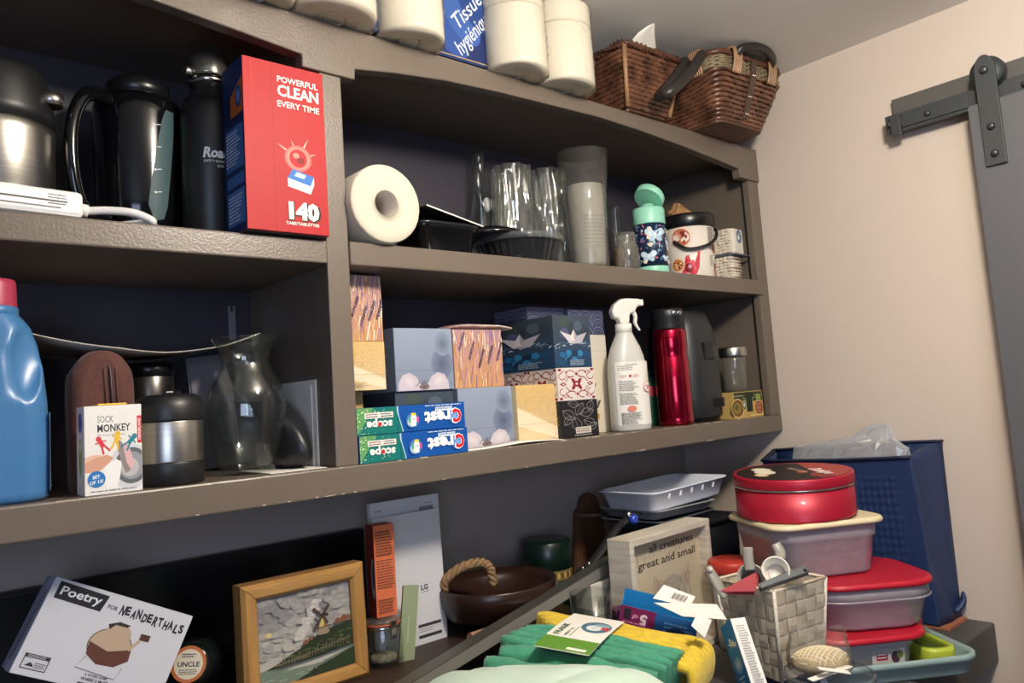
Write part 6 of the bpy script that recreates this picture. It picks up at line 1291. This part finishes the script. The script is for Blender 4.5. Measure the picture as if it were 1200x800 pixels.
lo = rbox(.058, .160, .022); b = MB(); n = len(lo); b.loft([[(p[0]*k, p[1]*k, z) for p in lo] for k, z in ((1, 0), (1.02, .026), (1, .031), (.86, .031), (.84, .026), (.86, 0), (1, 0))], 0, True, False, False).build('rim', mat('lime_plastic', '#a9b83a', .4), lm)
# lower red lidded box, in the tub
b2 = thing('food_box', 'clear food box with red lid and a brand sticker, lowest of the red lidded boxes', 'food box', (c2.x, c2.y, ZK+.0055), ta, 'red lidded food boxes')
tub_shell(b2, .172, .158, .056, .045, M_cl2); lid(b2, .205, .190, .055, .0565, M_redl)
g = Pic(); g.rect(-.028, .014, .030, .040, '#c9c6c4', 8, 1); g.rect(-.020, .022, .0, .036, '#a02030'); g.lines(-.018, .024, -.002, .034, 2, '#e6e0de', jag=.05); g.ell(.014, .026, .008, .010, '#4a2a3c', 14); g.ell(.022, .03, .006, .007, '#6a7a3c', 12); g.build('sticker', b2, lambda u, v, n: (.02+u, -.0735-n-v*.06, v))
# upper red lidded box
c1 = P(996, 690, D=1.40); z1_ = ZK+.0055+.0675
b1 = thing('food_box', 'clear food box with a plain red lid, middle of the food box stack', 'food box', (c1.x+.004, c1.y-.004, z1_), math.radians(-38), 'red lidded food boxes')
tub_shell(b1, .220, .200, .070, .060, M_cl2, taper=.86); MB().loft([ring(rbox(.223, .203, .061), .048), ring(rbox(.227, .207, .062), .050), ring(rbox(.223, .203, .061), .052)], 0, True, False, False).build('flange', M_cl2, b1); lid(b1, .230, .210, .062, .0705, M_redl)
# cream lidded box
z0_ = z1_+.0805; c0 = P(944, 640, D=1.45)
b0 = thing('food_box', 'larger clear food box with a cream lid under the round red tin', 'food box', (c0.x, c0.y, z0_), math.radians(-30))
hcr = R_(-.250)-z0_-.0105
tub_shell(b0, .205, .185, hcr, .035, M_cl2, taper=.88); lid(b0, .226, .206, .038, hcr+.0005, M_crm)
# round tin
c9 = P(931, 583, D=1.46); ct = thing('cookie_tin', 'round shiny red biscuit tin with a printed lid, topmost of the stack', 'tin', (c9.x, c9.y, R_(-.2455)), .0)
ct.rotation_euler = Vector((-c9.x*.045/math.hypot(c9.x, c9.y), -c9.y*.045/math.hypot(c9.x, c9.y), 1)).to_track_quat('Z', 'Y').to_euler()
M_tin = mat('red_lacquered_tin', '#a5142e', .42, .25, coat=.08); rt_ = .1095; ht = .077
MB().lathe([(rt_*.97, 0), (rt_*.985, .002), (rt_*.98, .004), (rt_*.98, ht-.02)], 64).build('tin_body', M_tin, ct); MB().lathe([(rt_, ht-.022), (rt_*1.005, ht-.0205), (rt_, ht-.019)], 64, cap=False).build('lid_bead', mat('bare_tin', '#b5a59c', .25, .9), ct)
MB().lathe([(rt_*.995, ht-.0195), (rt_, ht-.018), (rt_, ht-.003), (rt_*.985, ht), (rt_*.95, ht-.001), (0, ht-.001)], 64).build('tin_lid', M_tin, ct)
g = Pic(); va = math.atan2(c9.y, c9.x); ca, sa = math.cos(va-PI/2), math.sin(va-PI/2)
g.ell(0, 0, rt_*.93, rt_*.93, '#1c1414', 48); Rg = rt_*.93
g.poly([(Rg*math.cos(math.radians(a)), Rg*math.sin(math.radians(a))) for a in range(18, 150, 6)]+[(Rg*.2, Rg*.28)], '#9a3a34'); g.poly([(Rg*.35, Rg*.2), (Rg*.93, Rg*.32), (Rg*.97, Rg*.05), (Rg*.6, -.0)], '#7e2a2a')
for a, b_, s_, c_ in ((-.052, -.035, 1.0, '#d9cfb2'), (-.020, -.045, 1.05, '#e0d8c2'), (.006, -.066, .7, '#d0a868')): g.ell(a, b_, .025*s_, .017*s_, c_, 22); g.ell(a, b_, .018*s_, .011*s_, '#e9e2ce', 20)
g.text("Dunkys", .030, .034, .030, '#e6d2d0', 'c', -.10, .3, .05, width=.075); g.ell(.02, .01, .010, .010, '#b5642e', 16); g.lines(-.04, .008, .03, .022, 2, '#b59a90')
g.build('lid_print', ct, lambda u, v, n: (u*ca-v*sa, u*sa+v*ca, ht-.0008+n), True)
# small red-lidded tub behind
cr = P(857, 662, D=1.50); rs = thing('food_tub', 'small round clear tub with red lid behind the woven basket', 'tub', (cr.x, cr.y, ZK)); hr = cr.z+.012-ZK
MB().lathe([(.034, 0), (.036, .003), (.042, hr-.02), (.0405, hr-.02), (.034, .005), (0, .005)], 36).build('tub_body', M_cl2, rs); MB().lathe([(.044, hr-.022), (.0455, hr-.02), (.045, hr-.004), (.042, hr), (0, hr)], 36).build('tub_lid', mat('orange_red_lid', '#b5382c', .4), rs)
# clear deli box with torn paper and netting
dq = P(972, 792, D=1.12); dl = thing('deli_box', 'shallow round clear plastic tub in front of the food box stack', 'tub', (dq.x, dq.y, ZK)); hd_ = dq.z-ZK+.006
MB().loft(ribbed(.045, .058, .001, hd_-.008, 60, .0008), 0, True, True, False).build('tub_wall', clear('clear_plastic'), dl); MB().lathe([(.058, hd_-.008), (.063, hd_-.007), (.063, hd_), (.060, hd_+.001)], 48, cap=False).build('tub_rim', clear('rim_plastic'), dl)
pbq = P(962, 782, D=1.15); nb = thing('netting_bag', 'clear plastic bag holding a cream mesh pad and torn paper strips', 'bag', (pbq.x, pbq.y, dq.z+.009), math.radians(-35))
b = MB(); rings = []
for z, k in ((-.012, .6), (-.004, .95), (.004, 1), (.013, .85), (.019, .5), (.021, .1)): rings.append([(.044*k*math.cos(2*PI*j/40)*(1+.03*(j % 2)), .028*k*math.sin(2*PI*j/40)*(1+.03*(j % 2)), z+.0015*((j+len(rings)) % 2)) for j in range(40)])
b.loft(rings).build('mesh_pad', mat('cream_netting', '#b09a72', .8, var=.2, vscale=80), nb)
net = MB(); zs = lambda x, y: .0215*math.sqrt(max(0, 1-(x/.046)**2-(y/.0295)**2))+.0008
for k in range(-8, 9):
    for s_ in (-1, 1):
        pl2 = [(x, s_*(x*.8)+k*.0075, 0) for x in [(-.046+.092*q/24) for q in range(25)]]; pl2 = [(x, y, zs(x, y)) for x, y, _ in pl2 if (x/.046)**2+(y/.0295)**2 < .97]
        if len(pl2) > 2: net.tube(pl2, .0010, 5)
net.build('netting', mat('cream_thread', '#e0d2b0', .7), nb, kind='stuff')
b = MB(); rings = []
for z, k in ((-.014, .8), (0, 1.08), (.02, 1.0), (.036, .9), (.046, .95)): rings.append([(.046*k*math.cos(2*PI*j/36)+.002*math.sin(j*2.7+z*300), .032*k*math.sin(2*PI*j/36)+.002*math.cos(j*3.1), z+.004*math.sin(j*.9)) for j in range(36)])
b.loft(rings, 0, True, True, False).build('bag_film', M_wrap, nb)
for k, (a, b_, l, r_) in enumerate(((-.01, -.036, .06, .25), (.012, -.034, .05, .55), (-.004, -.046, .045, -.1))):
    s_ = MB().box(-l/2, l/2, -.006, .006, 0, .0012); s_.xf(Matrix.Translation((a, b_, -.004+.004*k)) @ Matrix.Rotation(r_, 4, 'Z') @ Matrix.Rotation(.15*k-.1, 4, 'Y')).build('paper_strip', M_white, nb)
# coral box
cb = thing('coral_box', 'coral red carton wedged between the food boxes and the blue bag', 'box', (1.565, .60, ZK), math.radians(8))
MB().box(-.028, .015, .055, .20, 0, P(1090, 682, X=1.58).z-ZK).build('box_body', mat('coral_card', '#c0443c', .5, var=.12, vscale=60), cb, .001); MB().box(-.029, .016, .0545, .0555, .03, .0315).build('box_crease', mat('dark_coral', '#8e2f2a', .6), cb)
# ------------------------------------------------------------------ blue insulated bag
ib = thing('insulated_bag', 'navy blue quilted insulated shopping bag standing in the corner by the right wall', 'bag', (0, 0, 0))
M_navy = mat('navy_woven_plastic', '#1b3058', .5, var=.12, vscale=40, bump=.3, bscale=300); M_lining = mat('silver_lining', '#b5b8bb', .3, .6)
zb0 = ZK+.006
def quad_panel(c, nu, nv, fn, th, m, name):
    """bumped panel through corners bottom-left, bottom-right, top-right, top-left"""
    c = [Vector(p) for p in c]; n = (c[1]-c[0]).cross(c[3]-c[0]).normalized(); vs = []
    for lay in (0, 1):
        for j in range(nv+1):
            for i in range(nu+1):
                s, t = i/nu, j/nv; p = c[0]*(1-s)*(1-t)+c[1]*s*(1-t)+c[2]*s*t+c[3]*(1-s)*t; vs.append(p+n*(fn(s, t) if lay == 0 else -th))
    W1 = nu+1; o = W1*(nv+1); fs = []
    for j in range(nv):
        for i in range(nu): a = j*W1+i; fs += [(a, a+1, a+W1+1, a+W1), (o+a+W1, o+a+W1+1, o+a+1, o+a)]
    for i in range(nu): fs += [(o+i, o+i+1, i+1, i), (nv*W1+i, nv*W1+i+1, o+nv*W1+i+1, o+nv*W1+i)]
    for j in range(nv): fs += [(j*W1, (j+1)*W1, o+(j+1)*W1, o+j*W1), (o+j*W1+nu, o+(j+1)*W1+nu, (j+1)*W1+nu, j*W1+nu)]
    return MB().add(vs, fs, 0, True).build(name, m, ib)
qf = lambda s, t: (.0020*(abs(math.sin(s*26*PI))*abs(math.sin(t*20*PI)))**.5 if .10 < s < .90 and .08 < t < .88 else 0)+.006*math.sin(s*PI)*math.sin(t*PI)
zt1, zt0 = P(1060, 535, X=1.615).z, P(985, 548, X=1.615).z
FB, FT = 1.628, 1.612; y0, y1 = .648, .99
quad_panel([(FB, y1, zb0), (FB, y0, zb0), (FT, y0+.012, zt1), (FT, y1, zt1-.012)], 104, 80, qf, .003, M_navy, 'quilted_panel')
quad_panel([(1.722, y0, zb0), (1.722, y1, zb0), (1.722, 1.02, R_(-.164)), (1.722, .640, R_(-.144))], 8, 8, lambda s, t: 0, .003, M_navy, 'back_panel')
cre = lambda s, t: -.014*math.sin(s*PI)*t+.004*math.sin(t*9+s*4)*math.sin(s*PI)
quad_panel([(FB, y0, zb0), (1.722, y0-.008, zb0), (1.722, .638, R_(-.145)), (FT, y0+.012, zt1)], 14, 20, cre, .003, M_navy, 'side_gusset')
quad_panel([(1.722, y1, zb0), (FB, y1, zb0), (FT, y1, zt1-.012), (1.722, 1.02, R_(-.165))], 14, 20, cre, .003, M_navy, 'side_gusset')
MB().box(FB+.002, 1.720, y0-.018, y1, ZK+.0005, ZK+.006).build('base_board', mat('tan_base_board', '#a8694c', .6), ib)
for pts in ([(FT-.001, y0+.012, zt1), (FT-.002, .82, zt1-.008), (FT, y1, zt1-.012)], [(1.721, .636, R_(-.143)), (1.720, .8, R_(-.149)), (1.720, 1.022, R_(-.163))], [(1.718, 1.022, R_(-.163)), (1.70, 1.016, R_(-.166)), (FT, y1, zt1-.012)]):
    MB().tube(smoothpath(pts, 5), .0055, 8, flat=.6).build('rim_tape', mat('navy_binding', '#141f3a', .6), ib)
MB().tube(smoothpath([(1.70, .646, zb0+.012), (1.718, .634, zb0+.030), (1.722, .632, zb0+.050)], 5), [.008, .009, .010, .010, .010, .009, .008, .007, .006, .004, .002], 8, flat=.6).build('folded_corner', M_navy, ib)
MB().box(1.626, 1.7195, .66, .98, R_(-.24), R_(-.236)).build('silver_lining', M_lining, ib)
pbg = thing('plastic_bag', 'crinkled clear plastic bag stuffed in the top of the navy insulated bag', 'bag', (1.666, .815, R_(-.196)))
b = MB(); rings = []; q = random.Random(9); nj = 46
for z, rx, ry, oy in ((-.03, .034, .12, 0), (0, .038, .130, 0), (.024, .037, .132, -.002), (.044, .031, .125, -.006), (.052, .024, .09, -.028), (.066, .010, .045, -.06), (.085, .006, .026, -.075), (.090, .002, .01, -.08)):
    rings.append([(rx*math.cos(2*PI*j/nj)*(1+.22*(q.random()-.5)), oy+ry*math.sin(2*PI*j/nj)*(1+.10*(q.random()-.5)), z+.014*(q.random()-.5)*(z > -.02)) for j in range(nj)])
b.loft(rings, 0, False).build('crinkled_film', clear('crinkly_film', '#f4f6f8', .42, '#f0f2f4', .10, 1.6), pbg)
